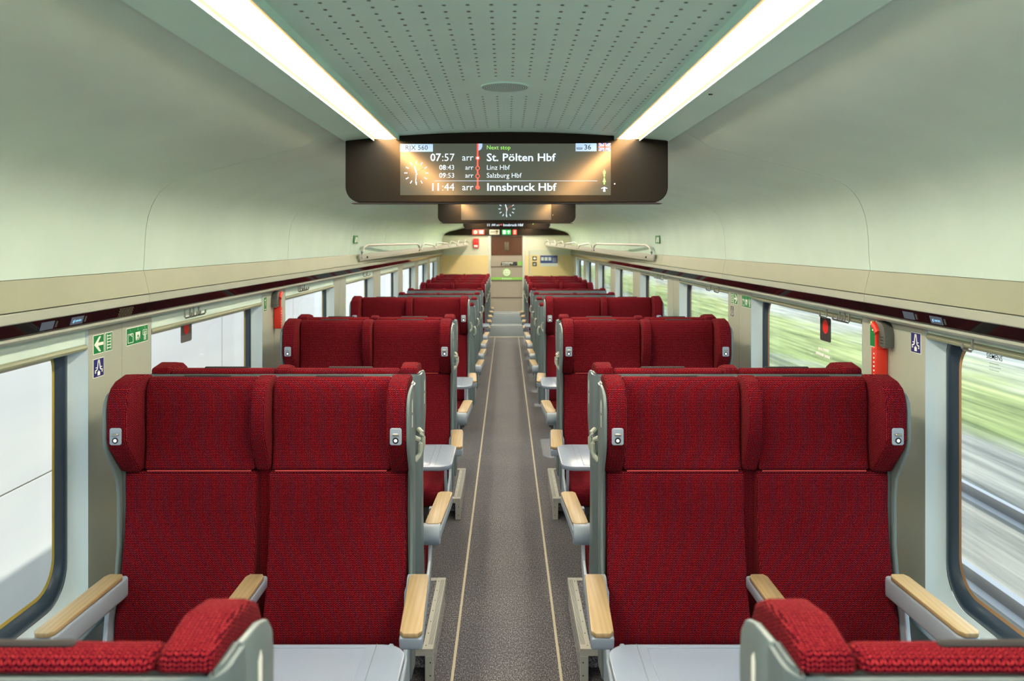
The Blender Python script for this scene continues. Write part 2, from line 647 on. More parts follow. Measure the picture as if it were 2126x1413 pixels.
# ------------------------------------------------------------------ side walls
VAULT = [(0.664, 0.428), (0.673, 0.418), (0.7635, 0.363), (0.90, 0.328), (1.05, 0.289), (1.17, 0.259), (1.215, 0.246), (1.250, 0.232), (1.280, 0.213), (1.303, 0.191),
         (1.321, 0.165), (1.335, 0.136), (1.346, 0.104), (1.353, 0.068), (1.358, 0.02), (1.361, -0.05), (1.365, -0.101)]


def offset_out(p, d=0.02):
    out = []
    for i, a in enumerate(p):
        q, r = Vector(p[max(i - 1, 0)]), Vector(p[min(i + 1, len(p) - 1)])
        t = (r - q).normalized()
        out.append((a[0] - t.y * d, a[1] + t.x * d))
    return out


wall = {}
for s, side in ((-1, 'left'), (1, 'right')):
    def P(l):
        return s * l
    # outer body: below the windows, above them, and the pillars between
    spans = []
    prev = Y0 - 0.3
    for a, b in WINS:
        spans.append((prev, a))
        prev = b
    spans.append((prev, END + 0.3))
    body = [(P(LAT + 0.012), P(1.488), Y0 - 0.3, END + 0.3, -0.06, Z_SILL), (P(LAT + 0.03), P(1.488), Y0 - 0.3, END + 0.3, 1.60, 2.5)]
    body += [(P(LAT + 0.012), P(1.488), a, b, Z_SILL, 1.60) for a, b in spans if b > a]
    w = struct(f'wall_{side}', boxes(body), 'dark_gap')
    wall[s] = w
    # pillar panels, two to a pillar, with a fine joint
    for a, b in spans:
        a, b = max(a, Y0), min(b, END)
        if b - a < 0.05:
            continue
        mid = (a + b) / 2
        for p, q in ((a, mid - 0.0015), (mid + 0.0015, b)):
            obj('pillar_panel', box(P(LAT), P(LAT + 0.012), p, q, Z_SILL, Z_HEAD + 0.01, 0.002, 1), 'pillar', w)
    # panels under the windows and the sill ledge with its slot
    for p, q in zip(EDGES, EDGES[1:]):
        obj('lower_panel', box(P(LAT), P(LAT + 0.012), p + 0.0015, q - 0.0015, 0.0, Z_SILL - 0.002), 'reveal', w)
    for a, b in WINS:
        obj('sill_ledge', prism([(P(1.405), 0.56), (P(1.335), 0.60), (P(1.335), 0.615), (P(1.405), 0.648)], a + 0.01, b - 0.01, 'y', 0.003, 1), 'reveal', w)
        obj('vent_slot', prism([(P(1.362), 0.6245), (P(1.376), 0.632), (P(1.376), 0.6365), (P(1.362), 0.6305)], a + 0.30, b - 0.25, 'y'), 'gasket', w)
    # vaulted panels, each a curved shell, with open joints at the seams
    for k, (p, q) in enumerate(zip(EDGES, EDGES[1:])):
        g0 = 0.0025 if k != 2 else 0.003
        inn = [(P(x), EYE + z) for x, z in VAULT]
        out = [(P(x), EYE + z) for x, z in offset_out(VAULT, 0.016)]
        obj('vault_panel', prism(inn + out[::-1], p + g0, q - g0, 'y'), 'vault', w)
    obj('vault_backing', prism([(P(x), EYE + z) for x, z in offset_out(VAULT, 0.026)] + [(P(x), EYE + z) for x, z in offset_out(VAULT, 0.036)][::-1], Y0, END, 'y'), 'dark_gap', w)
    # slanted fascia, joint, small lip, glossy dark band, pale strip
    for p, q in zip(EDGES, EDGES[1:]):
        obj('fascia_panel', prism([(P(1.363), EYE - 0.1025), (P(1.343), EYE - 0.188), (P(1.40), EYE - 0.188), (P(1.40), EYE - 0.1025)], p + 0.001, q - 0.001, 'y'), 'fascia', w)
        obj('fascia_lip', prism([(P(1.342), EYE - 0.1915), (P(1.342), EYE - 0.222), (P(1.40), EYE - 0.222), (P(1.40), EYE - 0.1915)], p + 0.001, q - 0.001, 'y', 0.003, 1), 'pillar', w)
        obj('glossy_band', prism([(P(1.346), EYE - 0.2225), (P(1.358), EYE - 0.262), (P(1.40), EYE - 0.262), (P(1.40), EYE - 0.2225)], p + 0.0008, q - 0.0008, 'y'), 'black_gloss', w)
        obj('lower_strip', prism([(P(1.352), EYE - 0.2625), (P(1.352), EYE - 0.270), (P(1.362), EYE - 0.279), (P(1.412), EYE - 0.279), (P(1.412), EYE - 0.2625)], p + 0.001, q - 0.001, 'y'), 'pillar', w)

# ------------------------------------------------------------------ windows
nwin = 0
for s in (-1, 1):
    side = 'left' if s < 0 else 'right'
    for wi, (a, b) in enumerate(WINS):
        nwin += 1
        q = 8

        def R(l, y0, y1, z0, z1, r):
            return [(s * l, y, z) for y, z in rrect(y0, y1, z0, z1, r, q)]
        rings = [R(LAT - 0.001, a, b, Z_SILL - 0.005, 1.60, 0.004), R(1.425, a + 0.006, b - 0.006, Z_SILL + 0.006, 1.60, 0.02),
                 R(1.455, a + 0.012, b - 0.012, 0.668, 1.60, 0.10), R(1.458, a + 0.02, b - 0.02, 0.675, 1.595, 0.12)]
        win = struct(f'window_{nwin}', loft(rings), 'reveal')
        gr = []
        for k in range(7):
            t = k / 6
            ins = 0.018 + 0.052 * t
            lat = 1.460 - 0.016 * math.sin(math.pi * t) + 0.022 * t
            gr.append(R(lat, a + ins, b - ins, 0.657 + ins, 1.613 - ins, 0.125 - 0.4 * (ins - 0.018)))
        obj('rubber_gasket', loft(gr), 'gasket', win)
        ins = 0.070
        er = [R(1.474, a + ins, b - ins, 0.657 + ins, 1.613 - ins, 0.104), R(1.476, a + ins + 0.011, b - ins - 0.011, 0.668 + ins, 1.602 - ins, 0.098)]
        obj('pane_edge', loft(er), 'pane_edge_yellow' if s < 0 else 'pane_edge_brown', win)
        bm = bmesh.new()
        add_prism(bm, rrect(a + 0.07, b - 0.07, 0.727, 1.545, 0.10, q), s * 1.478, s * 1.482, 'x')
        obj('pane', finish('pane', bm), 'pane_glass', win)
        zb = 1.503 if s < 0 else 1.541      # the left blinds hang a little lower
        # roller blind, rolled up under the strip
        bl = obj('blind_box', box(s * 1.405, s * 1.412, a + 0.006, b - 0.006, zb + 0.009, 1.572, 0.002, 1), 'vault', win)
        obj('blind_bar', tube([(s * 1.408, a + 0.006, zb), (s * 1.408, b - 0.006, zb)], 0.011, 10), 'fascia', win)

# ------------------------------------------------------------------ end wall and door
ew = struct('wall_end', boxes([(-1.55, -0.36, END, END + 0.08, -0.1, 2.5), (0.36, 1.55, END, END + 0.08, -0.1, 2.5), (-0.36, 0.36, END, END + 0.08, 2.02, 2.5)]), 'panel_white')
for s in (-1, 1):
    obj('lower_panel', box(s * 0.37, s * 1.40, END - 0.012, END, 0.43, 1.60, 0.002, 1), 'panel_yellow', ew)
hdr = [(-1.31, 2.02), (1.31, 2.02), (1.28, 2.05), (1.20, 2.095), (1.05, 2.13), (0.76, 2.20), (0.5, 2.26), (-0.5, 2.26), (-0.76, 2.20), (-1.05, 2.13), (-1.20, 2.095), (-1.28, 2.05)]
obj('black_header', prism(hdr, END - 0.05, END, 'y'), 'case_black', ew)
door = struct('door_1', box(-0.34, 0.34, END + 0.02, END + 0.06, 0.42, 2.03), 'door_leaf')
for s in (-1, 1):
    obj('door_frame', box(s * 0.33, s * 0.385, END - 0.02, END + 0.06, 0.43, 2.02, 0.004), 'door_frame', door)
obj('door_window', box(-0.32, 0.32, END + 0.012, END + 0.02, 1.60, 2.0), 'door_glass_dark', door)
obj('window_latch', boxes([(-0.05, 0.05, END + 0.004, END + 0.012, 1.70, 1.88)], 0.004), 'door_line', door)
for z in (1.36, 1.065, 0.71):
    obj('door_line', box(-0.33, 0.33, END + 0.012, END + 0.02, z - 0.008, z + 0.008), 'door_line', door)
DF = ((0, END + 0.012, 0), (1, 0, 0), (0, 0, 1))


def front(y):
    return ((0, y, 0), (1, 0, 0), (0, 0, 1))


obj('zone_plate', flat([[(-0.13, 1.385), (0.22, 1.385), (0.22, 1.465), (-0.11, 1.465)]], DF, 0.004), 'sign_black', door)
obj('zone_tile', flat([[(0.24, 1.385), (0.32, 1.385), (0.32, 1.475), (0.24, 1.475)]], DF, 0.004), 'smile_green', door)
obj('zone_text', text_mesh('economy', 0.062, ((-0.10, END + 0.012, 1.444), (1, 0, 0), (0, 0, 1)), 0.02, lift=0.005), 'sign_white', door)
obj('zone_text', text_mesh('quiet zone', 0.038, ((-0.10, END + 0.012, 1.404), (1, 0, 0), (0, 0, 1)), 0.01, lift=0.005), 'sign_white', door)
obj('smile_disc', flat([circle(0, 1.24, 0.088, 28)], DF, 0.002), 'smile_green', door)
obj('smile_face', flat([circle(0, 1.24, 0.074, 28)], DF, 0.003), 'smile_white', door)
mouth = [stroke((0.04 * math.cos(math.radians(t)), 1.238 + 0.036 * math.sin(math.radians(t))), (0.04 * math.cos(math.radians(t + 20)), 1.238 + 0.036 * math.sin(math.radians(t + 20))), 0.009) for t in range(190, 350, 20)]
eyes = [stroke((-0.042, 1.262), (-0.014, 1.258), 0.008), stroke((0.014, 1.258), (0.042, 1.262), 0.008)]
obj('smile_lines', flat(mouth + eyes, DF, 0.004), 'smile_green', door)
obj('green_strip', flat([[(-0.32, 1.085), (0.32, 1.085), (0.32, 1.14), (-0.32, 1.14)]], DF, 0.003), 'smile_green', door)
obj('strip_text', text_mesh('Ruhezone', 0.05, ((0, END + 0.012, 1.111), (1, 0, 0), (0, 0, 1)), 0.01, 'CENTER', lift=0.004), 'smile_white', door)

# lit pictogram tiles in the black header
tiles = [('red lit no smoking tile at the header end over the yellow panel', -0.72, -0.47, 'lamp_tile_red'), ('beige lit toilet direction tile in the black header', -0.36, -0.15, 'lamp_tile_beige'),
         ('green lit exit arrow tile in the black header', -0.10, 0.09, 'lamp_tile_green'), ('small red lit pictogram tile right of the green exit tile', 0.125, 0.21, 'lamp_tile_red')]
for k, (lab, x0, x1, m_) in enumerate(tiles):
    t = thing('lit_sign', lab, 'sign', ((x0 + x1) / 2, END - 0.05, 2.085), 0, 'lit signs over the end door')
    w_ = (x1 - x0) / 2
    fr = ((0, 0, 0), (1, 0, 0), (0, 0, 1))
    obj('tile', box(-w_, w_, -0.012, 0, -0.052, 0.052, 0.004), m_, t)
    fr = ((0, -0.012, 0), (1, 0, 0), (0, 0, 1))
    if k == 0:
        sh = ring_polys(-0.06, 0, 0.036, 0.026) + [stroke((-0.085, 0.025), (-0.035, -0.025), 0.008), stroke((-0.075, 0.0), (-0.045, 0.0), 0.008)] + [stroke((0.02, z), (0.10, z), 0.010) for z in (-0.025, 0.0, 0.025)]
    elif k == 1:
        sh = [stroke((0.05, -0.04), (0.05, 0.02), 0.016), [(0.012, 0.005), (0.05, 0.042), (0.088, 0.005), (0.070, 0.003), (0.05, 0.018), (0.030, 0.003)]]
        obj('tile_text', text_mesh('WC', 0.07, ((-0.094, -0.012, 0), (1, 0, 0), (0, 0, 1)), 0.02, lift=0.001), 'sign_black', t)
    elif k == 2:
        sh = [[(-0.07, -0.04), (-0.02, -0.04), (-0.02, 0.04), (-0.07, 0.04)], stroke((0.045, -0.04), (0.045, 0.02), 0.014), [(0.01, 0.005), (0.045, 0.04), (0.08, 0.005), (0.062, 0.003), (0.045, 0.018), (0.028, 0.003)]]
    else:
        sh = [stroke((-0.02, z), (0.02, z), 0.009) for z in (-0.028, 0.0, 0.028)]
    for grp in ([[p] for p in sh] if len(sh) <= 3 else [sh[:-3]] + [[p] for p in sh[-3:]]):
        obj('tile_print', flat(grp, fr, 0.001), 'sign_black' if k == 1 else 'lamp_print', t)

al = thing('alarm_box', 'red emergency alarm box on the end wall left of the door', 'alarm', (-0.645, END, 1.855))
obj('box_body', prism(rrect(-0.062, 0.062, -0.10, 0.10, 0.03), -0.05, 0.0, 'y', 0.006), 'alarm_red', al)
obj('box_button', prism(circle(-0.02, 0.06, 0.02, 16), -0.056, -0.05, 'y'), 'hammer_red', al)
obj('box_label', flat([stroke((-0.04, z), (0.04, z), 0.012) for z in (-0.05, -0.072)], ((0, -0.0505, 0), (1, 0, 0), (0, 0, 1))), 'lamp_print', al)

po = thing('safety_poster', 'blue and white notice poster on the yellow end panel', 'poster', (0.885, END - 0.012, 1.485))
fr = ((0, 0, 0), (1, 0, 0), (0, 0, 1))
obj('sheet', box(-0.185, 0.185, -0.004, 0, -0.115, 0.115), 'poster_pale', po)
obj('blue_field', flat([[(-0.182, -0.05), (0.182, -0.05), (0.182, 0.112), (-0.182, 0.112)]], ((0, -0.004, 0), (1, 0, 0), (0, 0, 1)), 0.001), 'poster_blue', po)
obj('picture_tiles', flat([[(x, 0.005), (x + 0.06, 0.005), (x + 0.06, 0.075), (x, 0.075)] for x in (-0.165, -0.088, -0.011)], ((0, -0.005, 0), (1, 0, 0), (0, 0, 1)), 0.001), 'poster_pale', po)
obj('text_lines', flat([stroke((0.075, z), (0.165, z), 0.006) for z in (0.06, 0.04, 0.02, 0.0, -0.02)], ((0, -0.005, 0), (1, 0, 0), (0, 0, 1)), 0.001), 'poster_pale', po)
for lab, z, kind in (('small black luggage pictogram above the dog pictogram on end panel', 1.535, 0), ('small black dog pictogram beside the blue poster', 1.415, 1)):
    t = thing('pictogram_sign', lab, 'sign', (0.585, END - 0.012, z), 0, 'black pictograms beside the poster')
    obj('plate', box(-0.045, 0.045, -0.004, 0, -0.045, 0.045, 0.002, 1), 'sign_black', t)
    fr = ((0, -0.004, 0), (1, 0, 0), (0, 0, 1))
    if kind == 0:
        sh = [rrect(-0.028, 0.028, -0.02, 0.018, 0.01, 3)] + [stroke((-0.012, 0.026), (0.012, 0.026), 0.008)]
    else:
        sh = [[(-0.02, -0.005), (0.012, -0.005), (0.022, 0.024), (0.006, 0.012), (-0.02, 0.012), (-0.03, 0.024)], stroke((-0.015, 0), (-0.018, -0.03), 0.008), stroke((0.008, 0), (0.010, -0.03), 0.008)]
    obj('pictogram', flat(sh, fr, 0.001), 'sign_white', t)

# glass screen beside the last right-hand seats
gs = thing('glass_partition', 'clear glass partition with steel posts behind the last seats on the right', 'partition', (0.80, 16.35, 0))
bm = bmesh.new()
add_prism(bm, rrect(-0.35, 0.56, 0.25, 1.72, 0.06), -0.005, 0.005, 'y')
obj('glass_sheet', finish('glass', bm), 'pane_glass', gs)
for x in (-0.36, 0.565):
    obj('post', tube([(x, 0, 0), (x, 0, 1.70)], 0.014, 10), 'aluminium', gs)

# ------------------------------------------------------------------ double seats
HW = 0.4875                     # half width of a double seat
CX = 0.7945                     # its centre, measured from the aisle's middle
MESH = {}


def cached(key, fn):
    if key not in MESH:
        MESH[key] = fn()
    return MESH[key]


def shell_mesh():
    r, t, n = 0.055, 0.020, 6
    outer = [(-HW, 0.10)]
    for k in range(n + 1):
        a = math.radians(180 + 90 * k / n)
        outer.append((-HW + r + r * math.cos(a), r + r * math.sin(a)))
    for k in range(n + 1):
        a = math.radians(270 + 90 * k / n)
        outer.append((HW - r + r * math.cos(a), r + r * math.sin(a)))
    outer.append((HW, 0.10))
    inner = [(max(-HW + t, min(HW - t, x)), max(t, y)) for x, y in outer]
    bm = bmesh.new()
    add_prism(bm, outer + inner[::-1], 0.30, 1.245, 'z')
    bmesh.ops.recalc_face_normals(bm, faces=bm.faces)
    es = [e for e in bm.edges if all(abs(v.co.z - 1.245) < 1e-5 for v in e.verts) and e.calc_face_angle(0) > 0.6]
    bmesh.ops.bevel(bm, geom=es, offset=0.006, segments=2, affect='EDGES', clamp_overlap=True)
    return finish('shell', bm)


SIDE = [(0.095, 0.30), (0.095, 1.385), (0.16, 1.378), (0.196, 1.366), (0.216, 1.345), (0.222, 1.315), (0.222, 1.225), (0.208, 1.185), (0.166, 1.125), (0.135, 1.075), (0.125, 1.0), (0.125, 0.80), (0.15, 0.62),
        (0.17, 0.46), (0.17, 0.30)]
WING = [(0.022, 1.10), (0.022, 1.405), (0.10, 1.416), (0.165, 1.405), (0.198, 1.388), (0.214, 1.362), (0.222, 1.32), (0.222, 1.225), (0.205, 1.19), (0.118, 1.098)]
MIDWING = [(0.022, 1.10), (0.022, 1.403), (0.08, 1.410), (0.135, 1.398), (0.165, 1.372), (0.178, 1.33), (0.178, 1.245), (0.162, 1.205), (0.115, 1.125), (0.105, 1.10)]
HEAD = [(0.022, 1.100), (0.022, 1.396), (0.055, 1.404), (0.080, 1.392), (0.094, 1.362), (0.098, 1.30), (0.094, 1.20), (0.102, 1.130), (0.108, 1.100)]
BACK = [(0.04, 0.40), (0.03, 1.096), (0.104, 1.096), (0.114, 1.075), (0.112, 0.95), (0.122, 0.82), (0.142, 0.70), (0.166, 0.60), (0.186, 0.52), (0.196, 0.44), (0.18, 0.40)]


def down(p, z0=0.44, z1=1.09):
    # the upper back was measured from the floor; the seat is measured from its own platform
    return [(y, z if z <= z0 else (z - 0.14 if z >= z1 else z0 + (z - z0) * (z1 - 0.14 - z0) / (z1 - z0))) for y, z in p]


SIDE, WING, MIDWING, HEAD, BACK = down(SIDE), down(WING), down(MIDWING), down(HEAD), down(BACK)
SEAT = [(0.12, 0.335), (0.14, 0.425), (0.24, 0.418), (0.42, 0.432), (0.56, 0.452), (0.610, 0.440), (0.630, 0.405), (0.622, 0.36), (0.58, 0.335)]
FRAME = [(0.13, 0.60), (0.13, 0.30), (0.46, 0.29), (0.54, 0.36), (0.575, 0.48), (0.575, 0.60), (0.545, 0.60), (0.545, 0.49), (0.505, 0.395), (0.42, 0.36), (0.24, 0.40), (0.20, 0.60)]


def arm_parts(parent, x0, x1, toe, wood='wood', deep=0.04):
    """a padded arm: grey body, maple top and pivot disc. toe: how far the front end swings outwards"""
    key = ('arm', round(x0, 4), round(x1, 4), toe, deep)

    def body():
        bm = bmesh.new()
        A = [(x0, 0.17, 0.64 - deep), (x1, 0.17, 0.64 - deep), (x1 + toe, 0.588, 0.64 - deep), (x0 + toe, 0.588, 0.64 - deep)]
        B = [(x0, 0.17, 0.640), (x1, 0.17, 0.640), (x1 + toe, 0.600, 0.640), (x0 + toe, 0.600, 0.640)]
        va, vb = [bm.verts.new(p) for p in A], [bm.verts.new(p) for p in B]
        bm.faces.new(va[::-1])
        bm.faces.new(vb)
        for i in range(4):
            bm.faces.new((va[i], va[(i + 1) % 4], vb[(i + 1) % 4], vb[i]))
        bevel_bm(bm, 0.009, 3)
        return finish('arm', bm)

    def top():
        bm = bmesh.new()
        o = [(x0 + 0.001, 0.205), (x1 - 0.001, 0.205), (x1 + toe - 0.001, 0.585), (x1 + toe - 0.012, 0.602), (x0 + toe + 0.012, 0.602), (x0 + toe + 0.001, 0.585)]
        o = [(x0 + 0.010, 0.195), (x1 - 0.010, 0.195)] + [(x1 - 0.001, 0.215)] + o[2:] + [(x0 + 0.001, 0.215)]
        add_prism(bm, o, 0.6405, 0.654, 'z')
        bevel_bm(bm, 0.003, 2, 50)
        return finish('wood', bm)
    a = obj('armrest', cached(key + ('b',), body), 'arm_plastic', parent)
    obj('wooden_pad', cached(key + ('t',), top), wood, a)
    return a


def make_seat(s, low, label, group, loc, rotz):
    """s: +1 when the aisle lies on the seat's local +x side. low: stands on the plain floor"""
    t = thing('double_seat', label, 'seat', loc, rotz, group)
    foot = 0.0 if low else -0.14
    obj('shell', cached('shell', shell_mesh), 'shell', t)
    for q in (-1, 1):
        obj('side_panel', cached(('side', q), lambda: prism(SIDE, q * (HW - 0.012), q * HW, 'x', 0.005, 2)), 'shell_light', t)
    # aisle half and window half: x measured from the aisle edge inwards
    def X(d):
        return s * (HW - d)

    def pr(key, profile, d0, d1, bev, seg=3):
        return cached((key, s, round(d0, 3)), lambda: prism(profile, *sorted((X(d0), X(d1))), 'x', bev, seg))
    for d0, d1 in ((0.022, 0.478), (0.518, 0.953)):
        obj('backrest', pr('back', BACK, d0, d1, 0.014), 'fabric', t)
        obj('seat_cushion', pr('seat', SEAT, d0 + 0.004, d1 - 0.004, 0.02), 'fabric', t)
    for d0, d1, slot in ((0.078, 0.470, (0.175, 0.335)), (0.526, 0.893, (0.620, 0.780))):
        hd = obj('headrest', pr('head', HEAD, d0, d1, 0.011), 'fabric', t)
        obj('piping', cached(('pipe', s, d0), lambda: tube([(X(d0 + 0.012), 0.106, 0.9585), (X(d1 - 0.012), 0.106, 0.9585)], 0.0032, 6)), 'piping', hd)
        obj('card_slot', cached(('slot', s, d0), lambda: box(X(slot[0]), X(slot[1]), 0.046, 0.058, 1.258, 1.2665, 0.003, 1)), 'slot_black', hd)
    obj('wing', pr('wing', WING, 0.0125, 0.074, 0.010), 'fabric', t)
    obj('wing', pr('wing', WING, 0.896, 0.9625, 0.010), 'fabric', t)
    obj('wing', pr('midwing', MIDWING, 0.474, 0.522, 0.009), 'fabric', t)
    obj('centre_infill', cached(('fill', s), lambda: box(X(0.47), X(0.526), 0.022, 0.075, 0.40, 0.959)), 'fabric', t)
    # reading light units on the outer wings
    for d in (0.044, 0.930):
        def unit_plate():
            return prism(rrect(X(d) - 0.0185, X(d) + 0.0185, 1.072, 1.126, 0.007), 0.2215, 0.2275, 'y', 0.002, 1)
        u = obj('reading_light', cached(('unit', s, d), unit_plate), 'arm_plastic', t)
        obj('light_switch', cached(('sw', s, d), lambda: prism(rrect(X(d) - 0.011, X(d) + 0.011, 1.102, 1.110, 0.003, 2), 0.2275, 0.2345, 'y', 0.002, 1)), 'steel', u)
        b = obj('light_button', cached(('bt', s, d), lambda: prism(circle(X(d), 1.087, 0.0098, 14), 0.2275, 0.2287, 'y')), 'button_black', u)
    for d in (0.044, 0.930):
        obj('button_lamp', cached(('bl', s, d), lambda: prism(circle(X(d), 1.087, 0.0050, 8), 0.2280, 0.2293, 'y')), 'button_lit', t)
    # seat number tags on the aisle side of the wing
    fx = s * HW + s * 0.0004
    tag_frame = ((fx, 0.155, 1.16), (0, s, 0), (0, 0, 1))
    tags = [[(-0.007, 0.004), (0.007, 0.0), (0.008, 0.034), (0.003, 0.044), (-0.007, 0.034)], [(-0.006, -0.046), (0.006, -0.046), (0.007, -0.008), (-0.006, -0.008)]]
    ta = obj('number_tag', cached(('tag', s), lambda: flat(tags, tag_frame, 0.0008)), 'sign_white', t)
    # arms: aisle, middle, window
    arm_parts(t, *sorted((X(-0.060), X(0.004))), toe=s * 0.018)
    arm_parts(t, *sorted((X(0.463), X(0.523))), toe=0.0)
    arm_parts(t, *sorted((X(0.912), X(0.972))), toe=-s * 0.012, deep=0.068)
    obj('arm_pivot', cached(('piv', s), lambda: prism(circle(0.200, 0.612, 0.040, 20), X(0.010), X(-0.056), 'x', 0.004, 2)), 'arm_plastic', t)
    for d in (0.006, 0.957):
        obj('side_frame', cached(('frame', s, d), lambda: prism(FRAME, *sorted((X(d), X(d + 0.014))), 'x', 0.003, 1)), 'arm_plastic', t)
    # grab handle behind the aisle shoulder
    def hnd():
        bm = bmesh.new()
        pts = [(X(0.008), 0.022, 0.968), (X(-0.006), 0.006, 0.982), (X(-0.010), 0.002, 0.995), (X(-0.010), 0.002, 1.025), (X(-0.006), 0.006, 1.038), (X(0.008), 0.022, 1.048)]
        add_tube(bm, pts, 0.009, 8)
        return finish('handle', bm)
    obj('grab_handle', cached(('hnd', s), hnd), 'pillar', t)
    for d in (0.14, 0.80):
        obj('leg', cached(('leg', s, low, d), lambda: boxes([(X(d), X(d + 0.05), 0.20, 0.28, foot, 0.34), (X(d), X(d + 0.05), 0.12, 0.50, foot, foot + 0.03)], 0.004, 1)), 'leg_dark', t)
    obj('seat_pan', cached(('pan', s), lambda: box(X(0.02), X(0.955), 0.12, 0.56, 0.29, 0.334, 0.006, 1)), 'leg_dark', t)
    return t


MOD = [0.835 + 2.07 * k for k in range(4)]
rows = []      # (d of back plane, faces camera?, low?, label)
rows.append((MOD[0] + 0.045, False, False, 'red double seat cut off at the bottom of the picture'))
names = ['nearest', 'second', 'third']
for k in (1, 2, 3):
    rows.append((MOD[k] - 0.045, True, False, f'red high-backed double seat facing the camera, {names[k - 1]} such row'))
    if k < 3:
        rows.append((MOD[k] + 0.045, False, False, f'red double seat with grey shell back-to-back behind the {names[k - 1]} camera-facing row'))
for k, d in enumerate((8.0, 8.87, 9.75, 10.65)):
    rows.append((d, False, True, f'low grey-shelled double seat facing away, {["first", "second", "third", "fourth"][k]} of the mid-carriage rows'))
for k, d in enumerate((12.45, 13.33, 14.2, 15.05, 15.9)):
    rows.append((d, True, True, f'far red double seat facing the camera, {["first", "second", "third", "fourth", "fifth"][k]} of the rows before the door'))
for s, side in ((-1, 'left'), (1, 'right')):
    for d, facing, low, lab in rows:
        if s > 0 and d > 15.8:
            continue
        aisle_local = -s if not facing else s      # sign of local x that looks to the aisle
        make_seat(aisle_local, low, f'{lab}, {side} side', f'double seats on the {side} side', (s * CX, d, 0.0 if low else 0.14), math.pi if facing else 0)

# ------------------------------------------------------------------ tables and foot platforms
bays = [(1.855, 0.14, 'in the nearest bay'), (3.90, 0.14, 'in the second bay'), (5.97, 0.14, 'in the third bay'), (11.55, 0.0, 'in the farthest bay')]
for s, side in ((-1, 'left'), (1, 'right')):
    for d, z0, lab in bays:
        t = thing('bay_table', f'pale grey table with rounded aisle end {lab}, {side} side', 'table', (0, d, z0), 0, f'bay tables on the {side} side')
        x0, x1 = (0.245, 1.33)
        o = rrect(x0, x1, -0.205, 0.205, (0.06, 0.01, 0.01, 0.06), 6)
        top = cached(('ttop', s), lambda: prism([(s * p[0], p[1]) for p in o], 0.700, 0.721, 'z', 0.005, 2, 50))
        tt = obj('table_top', top, 'table', t)
        obj('hinge_line', cached(('tl', s), lambda: boxes([(s * 0.3195, s * 0.3215, -0.203, 0.203, 0.7205, 0.7213)])), 'shell', tt)
        obj('raised_rim', cached(('tr', s), lambda: boxes([(s * 0.343, s * 0.347, -0.185, 0.185, 0.7205, 0.7225), (s * 0.347, s * 1.28, 0.181, 0.185, 0.7205, 0.7225), (s * 0.347, s * 1.28, -0.185, -0.181, 0.7205, 0.7225)], 0.0005, 1)), 'table', tt)
        obj('latch', cached(('tk', s), lambda: box(s * 0.40, s * 0.43, -0.208, -0.20, 0.692, 0.712, 0.002, 1)), 'shell', tt)
        obj('table_leg', cached(('tg', s, z0), lambda: prism(rrect(s * 1.06 - 0.04, s * 1.06 + 0.04, -0.05, 0.05, 0.02), -z0 + (0.141 if z0 else 0.0), 0.70, 'z')), 'shell', t)
        obj('table_beam', cached(('tb', s), lambda: box(s * 0.45, s * 1.32, -0.06, 0.06, 0.675, 0.70, 0.004, 1)), 'shell', t)
    for d, lab in ((3.885, 'beside the nearest camera-facing seats'), (5.955, 'beside the second camera-facing seats')):
        p = thing('foot_platform', f'carpeted raised foot platform with metal edge trim {lab}, {side} side', 'platform', (0, d, 0), 0, f'foot platforms on the {side} side')
        a, b = 0.31, 1.39
        hd = 0.375
        obj('carpet_top', box(s * (a + 0.03), s * b, -hd + 0.03, hd, 0.05, 0.138), 'carpet', p)
        obj('side_face', box(s * (a + 0.004), s * (a + 0.012), -hd + 0.02, hd, 0.0, 0.125), 'carpet', p)
        obj('edge_trim', boxes([(s * a, s * (a + 0.045), -hd, hd, 0.136, 0.143), (s * a, s * (a + 0.005), -hd, hd, 0.112, 0.140)], 0.0015, 1), 'aluminium', p)
        obj('edge_trim', boxes([(s * (a + 0.045), s * b, -hd, -hd + 0.045, 0.136, 0.1428), (s * (a + 0.005), s * b, -hd, -hd + 0.005, 0.112, 0.140)], 0.0015, 1), 'aluminium', p)
        obj('edge_trim', box(s * (a + 0.045), s * b, hd - 0.03, hd, 0.137, 0.1428, 0.0015, 1), 'aluminium', p)
        obj('edge_groove', boxes([(s * (a + q), s * (a + q + 0.002), -hd + 0.04, hd - 0.03, 0.1428, 0.1437) for q in (0.006, 0.011, 0.016, 0.021)]), 'shell', p)
        post = obj('corner_post', box(s * a, s * (a + 0.035), -hd, -hd + 0.02, 0.0, 0.112, 0.002, 1), 'aluminium', p)
        for z in (0.03, 0.085):
            obj('screw', prism(circle(s * (a + 0.012), z, 0.003, 8), -hd - 0.001, -hd + 0.001, 'y'), 'slot_black', post)
        for q in range(7):
            y = -hd + 0.03 + q * 0.112
            obj('screw', prism(circle(s * (a + 0.033), y, 0.003, 8), 0.1425, 0.1436, 'z'), 'slot_black', p)

# ------------------------------------------------------------------ overhead displays


def px(x, y):
    """display layout units (taken on the nearest display) to metres on its front"""
    return ((x - 1052) / 516.0, (505 - y) / 516.0 + EYE)


